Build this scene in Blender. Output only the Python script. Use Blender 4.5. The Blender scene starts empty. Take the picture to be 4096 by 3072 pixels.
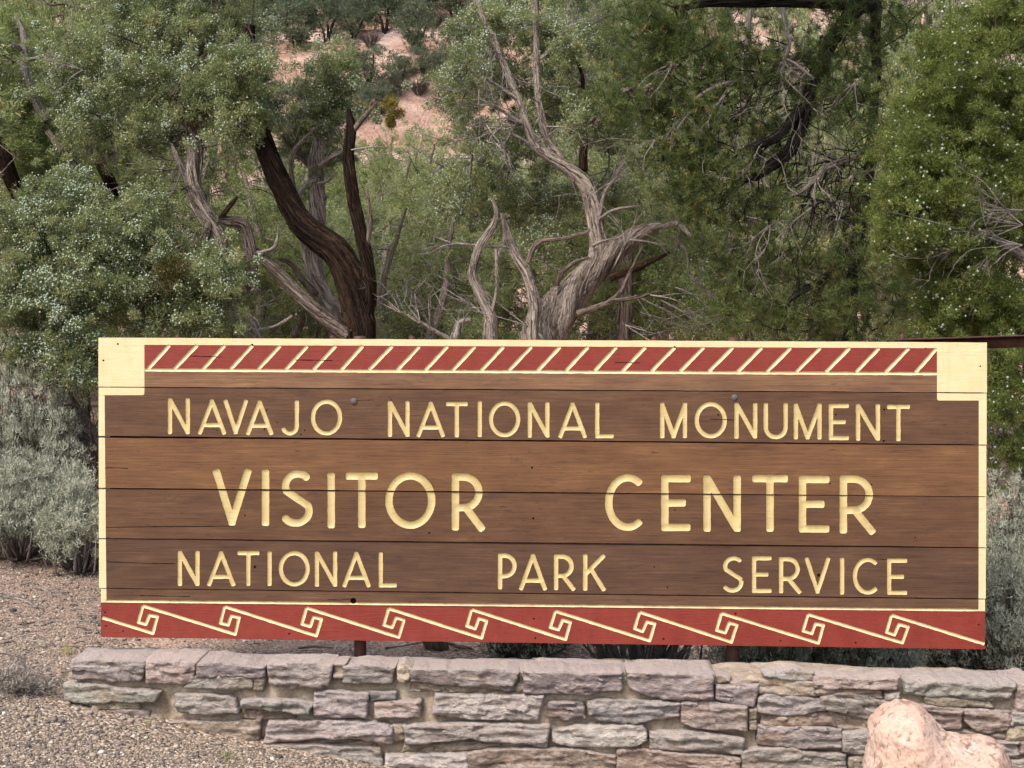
import bpy, math
import numpy as np
from mathutils import Vector, Matrix
from mathutils.geometry import delaunay_2d_cdt

sc = bpy.context.scene
COL = sc.collection
# ------------------------------------------------------------------ camera, sky, sun, exposure
FPX = 6400.0                      # focal length in photo pixels (photo is 4096 wide)
EYE = 1.64
PITCH = math.radians(1.4)
cam = bpy.data.cameras.new("camera")
cam_ob = bpy.data.objects.new("camera", cam)
COL.objects.link(cam_ob)
cam.sensor_width = 36.0
cam.lens = 36.0 * FPX / 4096.0
cam.clip_start = 0.1
cam.clip_end = 1000.0
cam_ob.location = (0, 0, EYE)
cam_ob.rotation_euler = (math.pi / 2 - PITCH, 0, 0)
sc.camera = cam_ob

SUN_EL, SUN_AZ = 50.0, 214.0      # sun behind the camera's left shoulder, behind thin cloud
w = bpy.data.worlds.new("World")
sc.world = w
w.use_nodes = True
wn = w.node_tree
for n in list(wn.nodes):
    wn.nodes.remove(n)
wo = wn.nodes.new("ShaderNodeOutputWorld")
bg = wn.nodes.new("ShaderNodeBackground")
sky = wn.nodes.new("ShaderNodeTexSky")
sky.sky_type = 'NISHITA'
sky.sun_disc = False
sky.sun_elevation = math.radians(SUN_EL)
sky.sun_rotation = math.radians(SUN_AZ)
sky.air_density = 1.0
sky.dust_density = 4.0
sky.ozone_density = 0.6
bg.inputs[1].default_value = 0.15
wn.links.new(sky.outputs[0], bg.inputs[0])
wn.links.new(bg.outputs[0], wo.inputs[0])

sl = bpy.data.lights.new("sun", 'SUN')
sl.energy = 1.5
sl.angle = math.radians(14.0)
sl.color = (1.0, 0.95, 0.87)
so = bpy.data.objects.new("sun", sl)
COL.objects.link(so)
_az, _el = math.radians(SUN_AZ), math.radians(SUN_EL)
sd = Vector((math.sin(_az) * math.cos(_el), math.cos(_az) * math.cos(_el), math.sin(_el)))
so.rotation_euler = sd.to_track_quat('Z', 'Y').to_euler()
so.location = sd * 30

sc.view_settings.view_transform = 'Standard'
sc.view_settings.look = 'None'
sc.view_settings.gamma = 1.0
sc.view_settings.use_curve_mapping = False
sc.view_settings.exposure = 0.98
sc.render.engine = 'CYCLES'
sc.cycles.max_bounces = 6
sc.cycles.diffuse_bounces = 5
sc.cycles.transmission_bounces = 4
sc.cycles.transparent_max_bounces = 4

# ------------------------------------------------------------------ helpers
cp, sp = math.cos(PITCH), math.sin(PITCH)


def ray(px, py):
    a = (px - 2048.0) / FPX
    b = (1536.0 - py) / FPX
    return np.array([a, cp + b * sp, -sp + b * cp])


def P(px, py, Y):
    """the point of the place seen at photo pixel (px,py) at distance Y in front of the camera"""
    d = ray(px, py)
    return np.array([0, 0, EYE]) + d * (Y / d[1])


DS = 4096 / 2212.0


def smooth(a, b, x):
    t = np.clip((x - a) / (b - a), 0, 1)
    return t * t * (3 - 2 * t)


def vnoise(p, seed=0):
    """smooth value noise in [-1,1], vectorised"""
    p = np.asarray(p, dtype=np.float64)
    i = np.floor(p).astype(np.int64)
    f = p - i
    u = f * f * (3 - 2 * f)
    out = 0
    for dx in (0, 1):
        for dy in (0, 1):
            for dz in (0, 1):
                h = ((i[..., 0] + dx) * 374761393 + (i[..., 1] + dy) * 668265263 + (i[..., 2] + dz) * 1274126177 + seed * 974711) & 0xFFFFFFFF
                h = ((h ^ (h >> 13)) * 1274126177) & 0xFFFFFFFF
                h = h ^ (h >> 16)
                v = (h & 0xFFFF) / 32767.5 - 1.0
                wx = u[..., 0] if dx else 1 - u[..., 0]
                wy = u[..., 1] if dy else 1 - u[..., 1]
                wz = u[..., 2] if dz else 1 - u[..., 2]
                out = out + v * wx * wy * wz
    return out


def fbm(p, seed=0, oct=3):
    p = np.asarray(p, dtype=np.float64)
    s, a, t = 0, 1.0, 0
    for k in range(oct):
        s = s + a * vnoise(p * 2 ** k, seed + k)
        t += a
        a *= 0.5
    return s / t


def mk(name, V, F, mat, parent=None, origin=None, smooth_shade=False, attrs=None, kind=None):
    """one mesh object; F is an (n,3) or (n,4) array or a list of such arrays"""
    V = np.asarray(V, dtype=np.float32)
    if origin is not None:
        V = V - np.asarray(origin, dtype=np.float32)
    if not isinstance(F, list):
        F = [F]
    F = [np.asarray(f, dtype=np.int32) for f in F if len(f)]
    me = bpy.data.meshes.new(name)
    me.vertices.add(len(V))
    me.vertices.foreach_set("co", np.ascontiguousarray(V).ravel())
    li = np.concatenate([f.ravel() for f in F])
    lt = np.concatenate([np.full(len(f), f.shape[1], dtype=np.int32) for f in F])
    ls = np.concatenate([[0], np.cumsum(lt)[:-1]]).astype(np.int32)
    me.loops.add(len(li))
    me.loops.foreach_set("vertex_index", li)
    me.polygons.add(len(lt))
    me.polygons.foreach_set("loop_start", ls)
    me.polygons.foreach_set("loop_total", lt)
    if smooth_shade:
        me.polygons.foreach_set("use_smooth", np.ones(len(lt), dtype=bool))
    if attrs:
        for an, (dom, typ, dat) in attrs.items():
            at = me.attributes.new(an, typ, dom)
            at.data.foreach_set("vector" if typ == 'FLOAT_VECTOR' else "value", np.asarray(dat, dtype=np.float32).ravel())
    me.update(calc_edges=True)
    if mat is not None:
        me.materials.append(mat)
    ob = bpy.data.objects.new(name, me)
    COL.objects.link(ob)
    if parent is not None:
        ob.parent = parent
    elif origin is not None:
        ob.location = origin
    if kind:
        ob["kind"] = kind
    return ob


def thing(name, label, cat, loc, group=None, rotz=0.0):
    o = bpy.data.objects.new(name, None)
    COL.objects.link(o)
    o.empty_display_size = 0.2
    o.location = tuple(float(v) for v in loc)
    o.rotation_euler = (0, 0, rotz)
    o["label"] = label
    o["category"] = cat
    if group:
        o["group"] = group
    return o


def tag(o, label, cat, group=None):
    o["label"] = label
    o["category"] = cat
    if group:
        o["group"] = group
    return o


class Buf:
    """collects pieces that end up as one mesh"""
    def __init__(self):
        self.V, self.F, self.A, self.n = [], {3: [], 4: []}, [], 0

    def add(self, V, F, a=None):
        V = np.asarray(V, dtype=np.float64)
        F = np.asarray(F, dtype=np.int64)
        self.F[F.shape[1]].append(F + self.n)
        self.V.append(V)
        self.A.append(np.zeros((len(V), 3)) if a is None else np.asarray(a))
        self.n += len(V)

    def obj(self, name, mat, parent=None, origin=None, smooth_shade=True, kind=None):
        if self.n == 0:
            return None
        return mk(name, np.concatenate(self.V), [np.concatenate(f) for f in self.F.values() if f], mat, parent, origin,
                  smooth_shade, {"fib": ('POINT', 'FLOAT_VECTOR', np.concatenate(self.A))}, kind)


def spline(pts, rad, step):
    pts = np.asarray(pts, float)
    rad = np.asarray(rad, float)
    if len(pts) == 2:
        n = max(2, int(np.linalg.norm(pts[1] - pts[0]) / step) + 1)
        t = np.linspace(0, 1, n)[:, None]
        return pts[0] * (1 - t) + pts[1] * t, rad[0] * (1 - t[:, 0]) + rad[1] * t[:, 0]
    e = np.vstack([2 * pts[0] - pts[1], pts, 2 * pts[-1] - pts[-2]])
    op, orad = [], []
    for i in range(len(pts) - 1):
        p0, p1, p2, p3 = e[i], e[i + 1], e[i + 2], e[i + 3]
        n = max(2, int(np.linalg.norm(p2 - p1) / step) + 1)
        for t in np.linspace(0, 1, n, endpoint=(i == len(pts) - 2)):
            op.append(0.5 * ((2 * p1) + (-p0 + p2) * t + (2 * p0 - 5 * p1 + 4 * p2 - p3) * t * t + (-p0 + 3 * p1 - 3 * p2 + p3) * t ** 3))
            orad.append(rad[i] * (1 - t) + rad[i + 1] * t)
    return np.array(op), np.array(orad)


def tube(buf, pts, rad, sides=8, step=0.05, ridge=0.0, twist=2.0, wob=0.0, seed=0, cap=True, strips=0):
    c, r = spline(pts, rad, step)
    n = len(c)
    if wob > 0:
        s = np.concatenate([[0], np.cumsum(np.linalg.norm(np.diff(c, axis=0), axis=1))])
        for k in range(3):
            c[:, k] += wob * fbm(np.stack([s * 3.1, s * 0 + seed * 1.7 + k * 9.1, s * 0], 1), seed + k)
    T = np.gradient(c, axis=0)
    T /= np.linalg.norm(T, axis=1)[:, None] + 1e-9
    N = np.zeros_like(T)
    a = np.array([1.0, 0, 0]) if abs(T[0][0]) < 0.8 else np.array([0, 1.0, 0])
    for i in range(n):
        a = a - T[i] * a.dot(T[i])
        a /= np.linalg.norm(a) + 1e-9
        N[i] = a
    B = np.cross(T, N)
    th = np.linspace(0, 2 * np.pi, sides, endpoint=False)
    L = np.concatenate([[0], np.cumsum(np.linalg.norm(np.diff(c, axis=0), axis=1))])
    TH, LL = np.meshgrid(th, L)
    R = np.repeat(r[:, None], sides, 1)
    if ridge > 0:
        ph = TH + LL * twist
        q = np.stack([np.cos(ph) * 2.2, np.sin(ph) * 2.2, LL * 1.3 + seed * 3.3], -1)
        q2 = np.stack([np.cos(ph) * 5.0, np.sin(ph) * 5.0, LL * 2.2 + seed * 5.3], -1)
        q3 = np.stack([np.cos(ph) * 11.0, np.sin(ph) * 11.0, LL * 4.5 + seed * 2.3], -1)
        R = R * (1 + ridge * (vnoise(q, seed) + 0.7 * vnoise(q2, seed + 7) - 0.8 * np.abs(vnoise(q3, seed + 9)) + 0.25))
    V = c[:, None, :] + N[:, None, :] * (np.cos(TH) * R)[..., None] + B[:, None, :] * (np.sin(TH) * R)[..., None]
    rr = max(float(np.mean(r)), 0.004)
    ph = TH + LL * twist
    A = np.stack([np.cos(ph) * rr, np.sin(ph) * rr, LL * 0.10 + seed * 0.37], -1)
    i, j = np.meshgrid(np.arange(n - 1), np.arange(sides), indexing='ij')
    j2 = (j + 1) % sides
    F = np.stack([i * sides + j, i * sides + j2, (i + 1) * sides + j2, (i + 1) * sides + j], -1).reshape(-1, 4)
    V = V.reshape(-1, 3)
    A = A.reshape(-1, 3)
    buf.add(V, F, A)
    if strips:
        rs = np.random.default_rng(seed + 500)
        for _ in range(strips):
            ln = int(rs.integers(4, 14))
            if n <= ln + 2:
                continue
            i0 = int(rs.integers(0, n - ln))
            ii = np.arange(i0, i0 + ln)
            th0 = rs.uniform(0, 2 * np.pi) - L[ii] * twist + rs.normal(0, .05, ln).cumsum()
            lift = 1.02 + 0.10 * np.abs(np.linspace(-1, 1, ln)) ** 3 * rs.uniform(0.2, 1.6)
            pp = c[ii] + (N[ii] * np.cos(th0)[:, None] + B[ii] * np.sin(th0)[:, None]) * (r[ii] * lift)[:, None]
            wd = rs.uniform(.0025, .007)
            tube(buf, pp, np.full(ln, wd) * np.concatenate([[.4], np.ones(ln - 2), [.3]]), 4, 1.0, 0, 0, 0, seed + i0, cap=False)
    if cap:
        k = np.arange(sides)
        for row, cc in ((0, c[0]), (n - 1, c[-1])):
            ring = V[row * sides:(row + 1) * sides]
            buf.add(np.vstack([ring, cc]), np.stack([k, (k + 1) % sides, np.full(sides, sides)], 1), np.vstack([A[row * sides:(row + 1) * sides], A[row * sides]]))


# ------------------------------------------------------------------ materials
def newmat(name, rough=0.8, spec=0.2):
    m = bpy.data.materials.new(name)
    m.use_nodes = True
    nt = m.node_tree
    b = nt.nodes["Principled BSDF"]
    b.inputs["Roughness"].default_value = rough
    b.inputs["Specular IOR Level"].default_value = spec
    return m, nt, b


def N(nt, typ, **kw):
    n = nt.nodes.new(typ)
    for k, v in kw.items():
        setattr(n, k, v)
    return n


def ramp(nt, fac, stops):
    r = nt.nodes.new("ShaderNodeValToRGB")
    el = r.color_ramp.elements
    while len(el) < len(stops):
        el.new(0.5)
    for e, (p, c) in zip(el, stops):
        e.position = p
        e.color = (*c, 1) if len(c) == 3 else c
    nt.links.new(fac, r.inputs[0])
    return r.outputs[0]


def noise(nt, vec, scale, detail=4, rough=0.6, dist=0.0):
    n = nt.nodes.new("ShaderNodeTexNoise")
    n.inputs["Scale"].default_value = scale
    n.inputs["Detail"].default_value = detail
    n.inputs["Roughness"].default_value = rough
    n.inputs["Distortion"].default_value = dist
    if vec is not None:
        nt.links.new(vec, n.inputs["Vector"])
    return n.outputs[0]


def mapping(nt, vec, scale, loc=(0, 0, 0)):
    m = nt.nodes.new("ShaderNodeMapping")
    m.inputs["Scale"].default_value = scale
    m.inputs["Location"].default_value = loc
    nt.links.new(vec, m.inputs[0])
    return m.outputs[0]


def mix(nt, fac, a, b, mode='MIX'):
    m = nt.nodes.new("ShaderNodeMix")
    m.data_type = 'RGBA'
    m.blend_type = mode
    for sock, v in ((m.inputs[0], fac), (m.inputs[6], a), (m.inputs[7], b)):
        if hasattr(v, "is_output"):
            nt.links.new(v, sock)
        elif isinstance(v, (int, float)):
            sock.default_value = v
        else:
            sock.default_value = (*v, 1)
    return m.outputs[2]


def math_(nt, op, a, b=None):
    m = nt.nodes.new("ShaderNodeMath")
    m.operation = op
    for s, v in ((m.inputs[0], a), (m.inputs[1], b)):
        if v is None:
            continue
        if hasattr(v, "is_output"):
            nt.links.new(v, s)
        else:
            s.default_value = v
    return m.outputs[0]


def bump(nt, b, h, strength=0.5, dist=0.01):
    n = nt.nodes.new("ShaderNodeBump")
    n.inputs["Strength"].default_value = strength
    n.inputs["Distance"].default_value = dist
    nt.links.new(h, n.inputs["Height"])
    nt.links.new(n.outputs[0], b.inputs["Normal"])


def attr(nt, name):
    a = nt.nodes.new("ShaderNodeAttribute")
    a.attribute_name = name
    return a


def leaf_mat(name, stops, trans=0.46, rough=0.6):
    m, nt, b = newmat(name, rough, 0.25)
    c = ramp(nt, attr(nt, "tint").outputs["Fac"], stops)
    nt.links.new(c, b.inputs["Base Color"])
    t = nt.nodes.new("ShaderNodeBsdfTranslucent")
    nt.links.new(c, t.inputs[0])
    mx = nt.nodes.new("ShaderNodeMixShader")
    mx.inputs[0].default_value = trans
    nt.links.new(b.outputs[0], mx.inputs[1])
    nt.links.new(t.outputs[0], mx.inputs[2])
    nt.links.new(mx.outputs[0], nt.nodes["Material Output"].inputs[0])
    return m


def bark_mat(name, dark, mid, light, scale=60):
    m, nt, b = newmat(name, 0.9, 0.1)
    v = attr(nt, "fib").outputs["Vector"]
    f1 = noise(nt, v, scale * 1.5, 6, 0.72, 0.6)
    f2 = noise(nt, v, scale * 0.25, 3, 0.6)
    f = math_(nt, 'ADD', math_(nt, 'MULTIPLY', f1, 0.6), math_(nt, 'MULTIPLY', f2, 0.4))
    c = ramp(nt, f, [(0.36, dark), (0.47, mid), (0.62, light)])
    f3 = noise(nt, v, scale * 1.1, 3, 0.55, 0.8)
    crack = ramp(nt, math_(nt, 'ABSOLUTE', math_(nt, 'SUBTRACT', f3, 0.5)), [(0.0, (1, 1, 1)), (0.035, (0, 0, 0))])
    c = mix(nt, math_(nt, 'MULTIPLY', crack, 0.8), c, tuple(x * 0.45 for x in dark))
    nt.links.new(c, b.inputs["Base Color"])
    bump(nt, b, math_(nt, 'SUBTRACT', f1, math_(nt, 'MULTIPLY', crack, 0.5)), 1.0, 0.02)
    return m


JUN = leaf_mat("juniper_scale_leaves", [(0.0, (0.101, 0.125, 0.047)), (0.45, (0.203, 0.243, 0.101)), (0.8, (0.312, 0.351, 0.166)), (1.0, (0.507, 0.383, 0.157))])
JUN_BG = leaf_mat("thicket_juniper_leaves", [(0.0, (0.130, 0.161, 0.062)), (0.45, (0.262, 0.311, 0.132)), (0.8, (0.404, 0.451, 0.216)), (1.0, (0.656, 0.491, 0.205))])
JUN_YEL = leaf_mat("juniper_yellow_leaves", [(0.0, (0.105, 0.136, 0.041)), (0.45, (0.225, 0.273, 0.091)), (0.8, (0.347, 0.400, 0.153)), (1.0, (0.465, 0.371, 0.182))])
JUN_BRIGHT = leaf_mat("near_juniper_leaves", [(0.0, (0.064, 0.088, 0.018)), (0.45, (0.141, 0.182, 0.041)), (0.8, (0.226, 0.270, 0.072)), (1.0, (0.330, 0.275, 0.090))])
JUN_FAR = leaf_mat("hill_bush_leaves", [(0.0, (0.063, 0.083, 0.049)), (0.5, (0.119, 0.149, 0.085)), (1.0, (0.192, 0.219, 0.129))])
PINE = leaf_mat("pine_needles", [(0.0, (0.038, 0.058, 0.017)), (0.5, (0.098, 0.135, 0.040)), (0.9, (0.200, 0.242, 0.079)), (1.0, (0.400, 0.204, 0.056))])
MISTLE = leaf_mat("mistletoe_stems", [(0.0, (0.06, 0.052, 0.012)), (1.0, (0.33, 0.27, 0.06))], 0.25)
SAGE = leaf_mat("sage_leaves", [(0.0, (0.203, 0.207, 0.152)), (0.5, (0.364, 0.380, 0.289)), (1.0, (0.547, 0.557, 0.446))], 0.3)
DRY = leaf_mat("dried_stems", [(0.0, (0.14, 0.12, 0.10)), (0.6, (0.34, 0.30, 0.26)), (1.0, (0.5, 0.45, 0.39))], 0.2)
GRASS = leaf_mat("grass_blades", [(0.0, (0.10, 0.14, 0.03)), (0.6, (0.22, 0.24, 0.07)), (1.0, (0.40, 0.35, 0.16))], 0.3)
BERRY, _nt, _b = newmat("juniper_berry_skin", 0.55, 0.4)
_nt.links.new(ramp(_nt, attr(_nt, "tint").outputs["Fac"], [(0, (0.19, 0.24, 0.165)), (0.6, (0.32, 0.375, 0.285)), (1, (0.45, 0.505, 0.415))]), _b.inputs["Base Color"])
BARK = bark_mat("juniper_bark", (0.090, 0.070, 0.055), (0.282, 0.234, 0.198), (0.504, 0.432, 0.372))
BARK_MID = bark_mat("juniper_bark_reddish", (0.055, 0.039, 0.030), (0.165, 0.128, 0.105), (0.31, 0.25, 0.21))
BARK_BURNT = bark_mat("weathered_dark_wood", (0.007, 0.006, 0.004), (0.024, 0.015, 0.011), (0.081, 0.048, 0.028))
BARK_PINE = bark_mat("pine_bark", (0.010, 0.008, 0.007), (0.028, 0.022, 0.019), (0.080, 0.068, 0.060))
DEAD = bark_mat("bare_dead_wood", (0.14, 0.115, 0.10), (0.30, 0.26, 0.23), (0.48, 0.43, 0.39), 90)
TWIG = bark_mat("fine_twigs", (0.06, 0.045, 0.035), (0.14, 0.11, 0.09), (0.26, 0.22, 0.19), 90)

# wood and paint of the sign
WOOD, _nt, _b = newmat("stained_plank_wood", 0.6, 0.2)
_tc = N(_nt, "ShaderNodeTexCoord").outputs["Object"]
_oi = N(_nt, "ShaderNodeObjectInfo")
_off = N(_nt, "ShaderNodeVectorMath", operation='ADD')
_cmb = N(_nt, "ShaderNodeCombineXYZ")
_nt.links.new(math_(_nt, 'MULTIPLY', _oi.outputs["Random"], 37.0), _cmb.inputs[0])
_nt.links.new(math_(_nt, 'MULTIPLY', _oi.outputs["Random"], 11.0), _cmb.inputs[2])
_nt.links.new(_tc, _off.inputs[0])
_nt.links.new(_cmb.outputs[0], _off.inputs[1])
_v = _off.outputs[0]
_g1 = noise(_nt, mapping(_nt, _v, (1.3, 1, 42)), 3.0, 6, 0.7, 0.4)
_g2 = noise(_nt, mapping(_nt, _v, (2.5, 1, 160)), 2.0, 3, 0.6)
_g3 = noise(_nt, mapping(_nt, _v, (2.0, 1, 6)), 2.0, 4, 0.6)
_sp = noise(_nt, mapping(_nt, _v, (9.0, 1, 34)), 2.2, 2, 0.5)
_f = math_(_nt, 'ADD', math_(_nt, 'ADD', math_(_nt, 'MULTIPLY', _g1, 0.42), math_(_nt, 'MULTIPLY', _g2, 0.2)), math_(_nt, 'MULTIPLY', _g3, 0.38))
_c = ramp(_nt, _f, [(0.31, (0.036, 0.018, 0.012)), (0.43, (0.085, 0.043, 0.024)), (0.54, (0.120, 0.063, 0.033)), (0.70, (0.205, 0.116, 0.058))])
_c = mix(_nt, math_(_nt, 'MULTIPLY', ramp(_nt, _sp, [(0.66, (0, 0, 0)), (0.76, (1, 1, 1))]), 0.75), _c, (0.040, 0.026, 0.020))
_st = noise(_nt, mapping(_nt, _v, (3.2, 1, 13)), 1.6, 5, 0.7, 0.8)
_c = mix(_nt, math_(_nt, 'MULTIPLY', ramp(_nt, _st, [(0.58, (0, 0, 0)), (0.70, (1, 1, 1))]), 0.62), _c, (0.050, 0.034, 0.028))
_ck = noise(_nt, mapping(_nt, _v, (0.9, 1, 52)), 2.2, 2, 0.5, 0.25)
_ck = ramp(_nt, math_(_nt, 'ABSOLUTE', math_(_nt, 'SUBTRACT', _ck, 0.62)), [(0.0, (1, 1, 1)), (0.012, (0, 0, 0))])
_c = mix(_nt, math_(_nt, 'MULTIPLY', _ck, 0.55), _c, (0.030, 0.018, 0.012))
_c = mix(_nt, 1.0, _c, _oi.outputs["Color"], 'MULTIPLY')
_nt.links.new(_c, _b.inputs["Base Color"])
bump(_nt, _b, math_(_nt, 'ADD', _g2, _g1), 0.35, 0.002)


def paint(name, base, worn, dark, rough=0.45, wear=0.62):
    m, nt, b = newmat(name, rough, 0.4)
    tc = N(nt, "ShaderNodeTexCoord").outputs["Object"]
    f1 = noise(nt, tc, 14, 5, 0.65)
    f2 = noise(nt, mapping(nt, tc, (2, 1, 40)), 4.0, 4, 0.6)
    f3 = noise(nt, mapping(nt, tc, (7, 1, 22)), 6.0, 3, 0.6)
    c = mix(nt, ramp(nt, f1, [(0.35, (0, 0, 0)), (0.7, (1, 1, 1))]), base, worn)
    ck = noise(nt, mapping(nt, tc, (1.6, 1, 60)), 2.4, 2, 0.5, 0.3)
    ck = ramp(nt, math_(nt, 'ABSOLUTE', math_(nt, 'SUBTRACT', ck, 0.60)), [(0.0, (1, 1, 1)), (0.010, (0, 0, 0))])
    f4 = noise(nt, mapping(nt, tc, (5, 1, 1.2)), 3.0, 4, 0.7, 0.5)
    c = mix(nt, math_(nt, 'MULTIPLY', ramp(nt, f4, [(0.5, (0, 0, 0)), (0.72, (1, 1, 1))]), 0.30), c, dark)
    c = mix(nt, math_(nt, 'MULTIPLY', ck, 0.6), c, tuple(v * 0.5 for v in dark))
    c = mix(nt, math_(nt, 'MULTIPLY', ramp(nt, f3, [(wear, (0, 0, 0)), (wear + 0.12, (1, 1, 1))]), 0.6), c, dark)
    nt.links.new(c, b.inputs["Base Color"])
    bump(nt, b, math_(nt, 'ADD', f1, f2), 0.35, 0.003)
    return m


CREAM = paint("cream_paint", (0.606, 0.509, 0.308), (0.581, 0.465, 0.248), (0.415, 0.302, 0.144), 0.45, 0.68)
LETTER = paint("yellow_letter_paint", (0.505, 0.405, 0.195), (0.455, 0.345, 0.140), (0.30, 0.215, 0.085), 0.4, 0.64)
RED = paint("red_paint", (0.171, 0.017, 0.010), (0.190, 0.027, 0.015), (0.088, 0.010, 0.006), 0.55, 0.58)
HOLE, _nt, _b = newmat("dark_hole_wood", 0.9, 0.1)
_b.inputs["Base Color"].default_value = (0.02, 0.014, 0.011, 1)
RUST, _nt, _b = newmat("rusty_iron", 0.7, 0.4)
_tc = N(_nt, "ShaderNodeTexCoord").outputs["Object"]
_f = noise(_nt, _tc, 30, 5, 0.65)
_nt.links.new(ramp(_nt, _f, [(0.35, (0.032, 0.012, 0.008)), (0.6, (0.072, 0.025, 0.017)), (0.75, (0.144, 0.061, 0.038))]), _b.inputs["Base Color"])
bump(_nt, _b, _f, 0.4, 0.003)
BOLT, _nt, _b = newmat("grey_bolt_steel", 0.75, 0.3)
_b.inputs["Base Color"].default_value = (0.09, 0.085, 0.08, 1)

# stone
STONE, _nt, _b = newmat("hewn_sandstone", 0.9, 0.15)
_tc = N(_nt, "ShaderNodeTexCoord").outputs["Object"]
_oi = N(_nt, "ShaderNodeObjectInfo")
_cmb = N(_nt, "ShaderNodeCombineXYZ")
for k in range(3):
    _nt.links.new(math_(_nt, 'MULTIPLY', _oi.outputs["Random"], 13.0 + 7 * k), _cmb.inputs[k])
_off = N(_nt, "ShaderNodeVectorMath", operation='ADD')
_nt.links.new(_tc, _off.inputs[0])
_nt.links.new(_cmb.outputs[0], _off.inputs[1])
_v = _off.outputs[0]
_n1 = noise(_nt, mapping(_nt, _v, (1, 1, 2.6)), 9, 5, 0.65, 0.5)
_n2 = noise(_nt, mapping(_nt, _v, (1, 1, 1.6)), 45, 5, 0.7)
_n3 = noise(_nt, mapping(_nt, _v, (1, 1, 4.0)), 5, 3, 0.6)
_c = mix(_nt, 1.0, ramp(_nt, _n1, [(0.30, (0.60, 0.56, 0.56)), (0.52, (1.0, 1.0, 1.0)), (0.72, (1.32, 1.30, 1.28))]), _oi.outputs["Color"], 'MULTIPLY')
_c = mix(_nt, ramp(_nt, _n3, [(0.54, (0, 0, 0)), (0.72, (0.55, 0.55, 0.55))]), _c, (0.30, 0.195, 0.125))
_c = mix(_nt, 1.0, _c, ramp(_nt, _n2, [(0.30, (0.62, 0.62, 0.62)), (0.50, (1.0, 1.0, 1.0)), (0.72, (1.28, 1.28, 1.28))]), 'MULTIPLY')
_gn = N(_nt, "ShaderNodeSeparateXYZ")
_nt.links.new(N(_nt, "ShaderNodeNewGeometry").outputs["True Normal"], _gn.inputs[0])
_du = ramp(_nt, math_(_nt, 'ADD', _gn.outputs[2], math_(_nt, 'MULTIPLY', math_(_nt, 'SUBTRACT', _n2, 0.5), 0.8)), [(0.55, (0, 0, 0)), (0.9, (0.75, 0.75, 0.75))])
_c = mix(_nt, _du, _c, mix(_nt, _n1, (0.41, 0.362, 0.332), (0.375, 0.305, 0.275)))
_nt.links.new(_c, _b.inputs["Base Color"])
bump(_nt, _b, math_(_nt, 'ADD', math_(_nt, 'MULTIPLY', _n1, 1.4), _n2), 1.0, 0.02)

MORTAR, _nt, _b = newmat("sandy_mortar", 0.95, 0.1)
_tc = N(_nt, "ShaderNodeTexCoord").outputs["Object"]
_n1 = noise(_nt, _tc, 10, 5, 0.65)
_n2 = noise(_nt, _tc, 70, 4, 0.7)
_c = ramp(_nt, _n1, [(0.3, (0.246, 0.189, 0.136)), (0.5, (0.370, 0.304, 0.231)), (0.7, (0.475, 0.414, 0.339))])
_c = mix(_nt, 1.0, _c, ramp(_nt, _n2, [(0.3, (0.65, 0.65, 0.65)), (0.55, (1.0, 1.0, 1.0))]), 'MULTIPLY')
_nt.links.new(_c, _b.inputs["Base Color"])
bump(_nt, _b, math_(_nt, 'ADD', _n1, _n2), 0.7, 0.012)

PINKROCK, _nt, _b = newmat("pink_sandstone", 0.9, 0.15)
_tc = N(_nt, "ShaderNodeTexCoord").outputs["Object"]
_n1 = noise(_nt, _tc, 6, 5, 0.65, 0.6)
_n2 = noise(_nt, _tc, 60, 5, 0.7)
_n3 = noise(_nt, mapping(_nt, _tc, (1, 1, 0.5)), 26, 4, 0.65, 1.2)
_c = ramp(_nt, _n1, [(0.3, (0.385, 0.235, 0.165)), (0.5, (0.50, 0.350, 0.275)), (0.72, (0.575, 0.455, 0.395))])
_c = mix(_nt, ramp(_nt, _n3, [(0.55, (0, 0, 0)), (0.63, (0.85, 0.85, 0.85))]), _c, (0.25, 0.155, 0.115))
_c = mix(_nt, 1.0, _c, ramp(_nt, _n2, [(0.34, (0.76, 0.74, 0.72)), (0.5, (1.0, 1.0, 1.0)), (0.68, (1.10, 1.10, 1.10))]), 'MULTIPLY')
_nt.links.new(_c, _b.inputs["Base Color"])
bump(_nt, _b, math_(_nt, 'ADD', _n1, _n2), 0.7, 0.012)

PEBBLE, _nt, _b = newmat("gravel_pebbles", 0.8, 0.25)
_nt.links.new(ramp(_nt, attr(_nt, "tint").outputs["Fac"], [(0.0, (0.060, 0.050, 0.047)), (0.25, (0.144, 0.118, 0.101)), (0.5, (0.248, 0.201, 0.159)), (0.72, (0.344, 0.268, 0.182)), (0.88, (0.440, 0.378, 0.303)), (1.0, (0.560, 0.512, 0.458))]), _b.inputs["Base Color"])

GROUND, _nt, _b = newmat("gravelly_red_soil", 0.95, 0.1)
_pos = N(_nt, "ShaderNodeNewGeometry").outputs["Position"]
_sx = N(_nt, "ShaderNodeSeparateXYZ")
_nt.links.new(_pos, _sx.inputs[0])
_vo = N(_nt, "ShaderNodeTexVoronoi")
_vo.inputs["Scale"].default_value = 85
_nt.links.new(_pos, _vo.inputs["Vector"])
_sepc = N(_nt, "ShaderNodeSeparateColor")
_nt.links.new(_vo.outputs["Color"], _sepc.inputs[0])
_gr = ramp(_nt, _sepc.outputs[0], [(0.0, (0.081, 0.062, 0.052)), (0.35, (0.180, 0.141, 0.112)), (0.6, (0.270, 0.207, 0.155)), (0.85, (0.378, 0.290, 0.215)), (1.0, (0.522, 0.458, 0.387))])
_n1 = noise(_nt, _pos, 3, 5, 0.65)
_n2 = noise(_nt, _pos, 60, 4, 0.7)
_soil = ramp(_nt, _n1, [(0.3, (0.188, 0.134, 0.104)), (0.55, (0.271, 0.191, 0.151)), (0.75, (0.338, 0.247, 0.202))])
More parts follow.
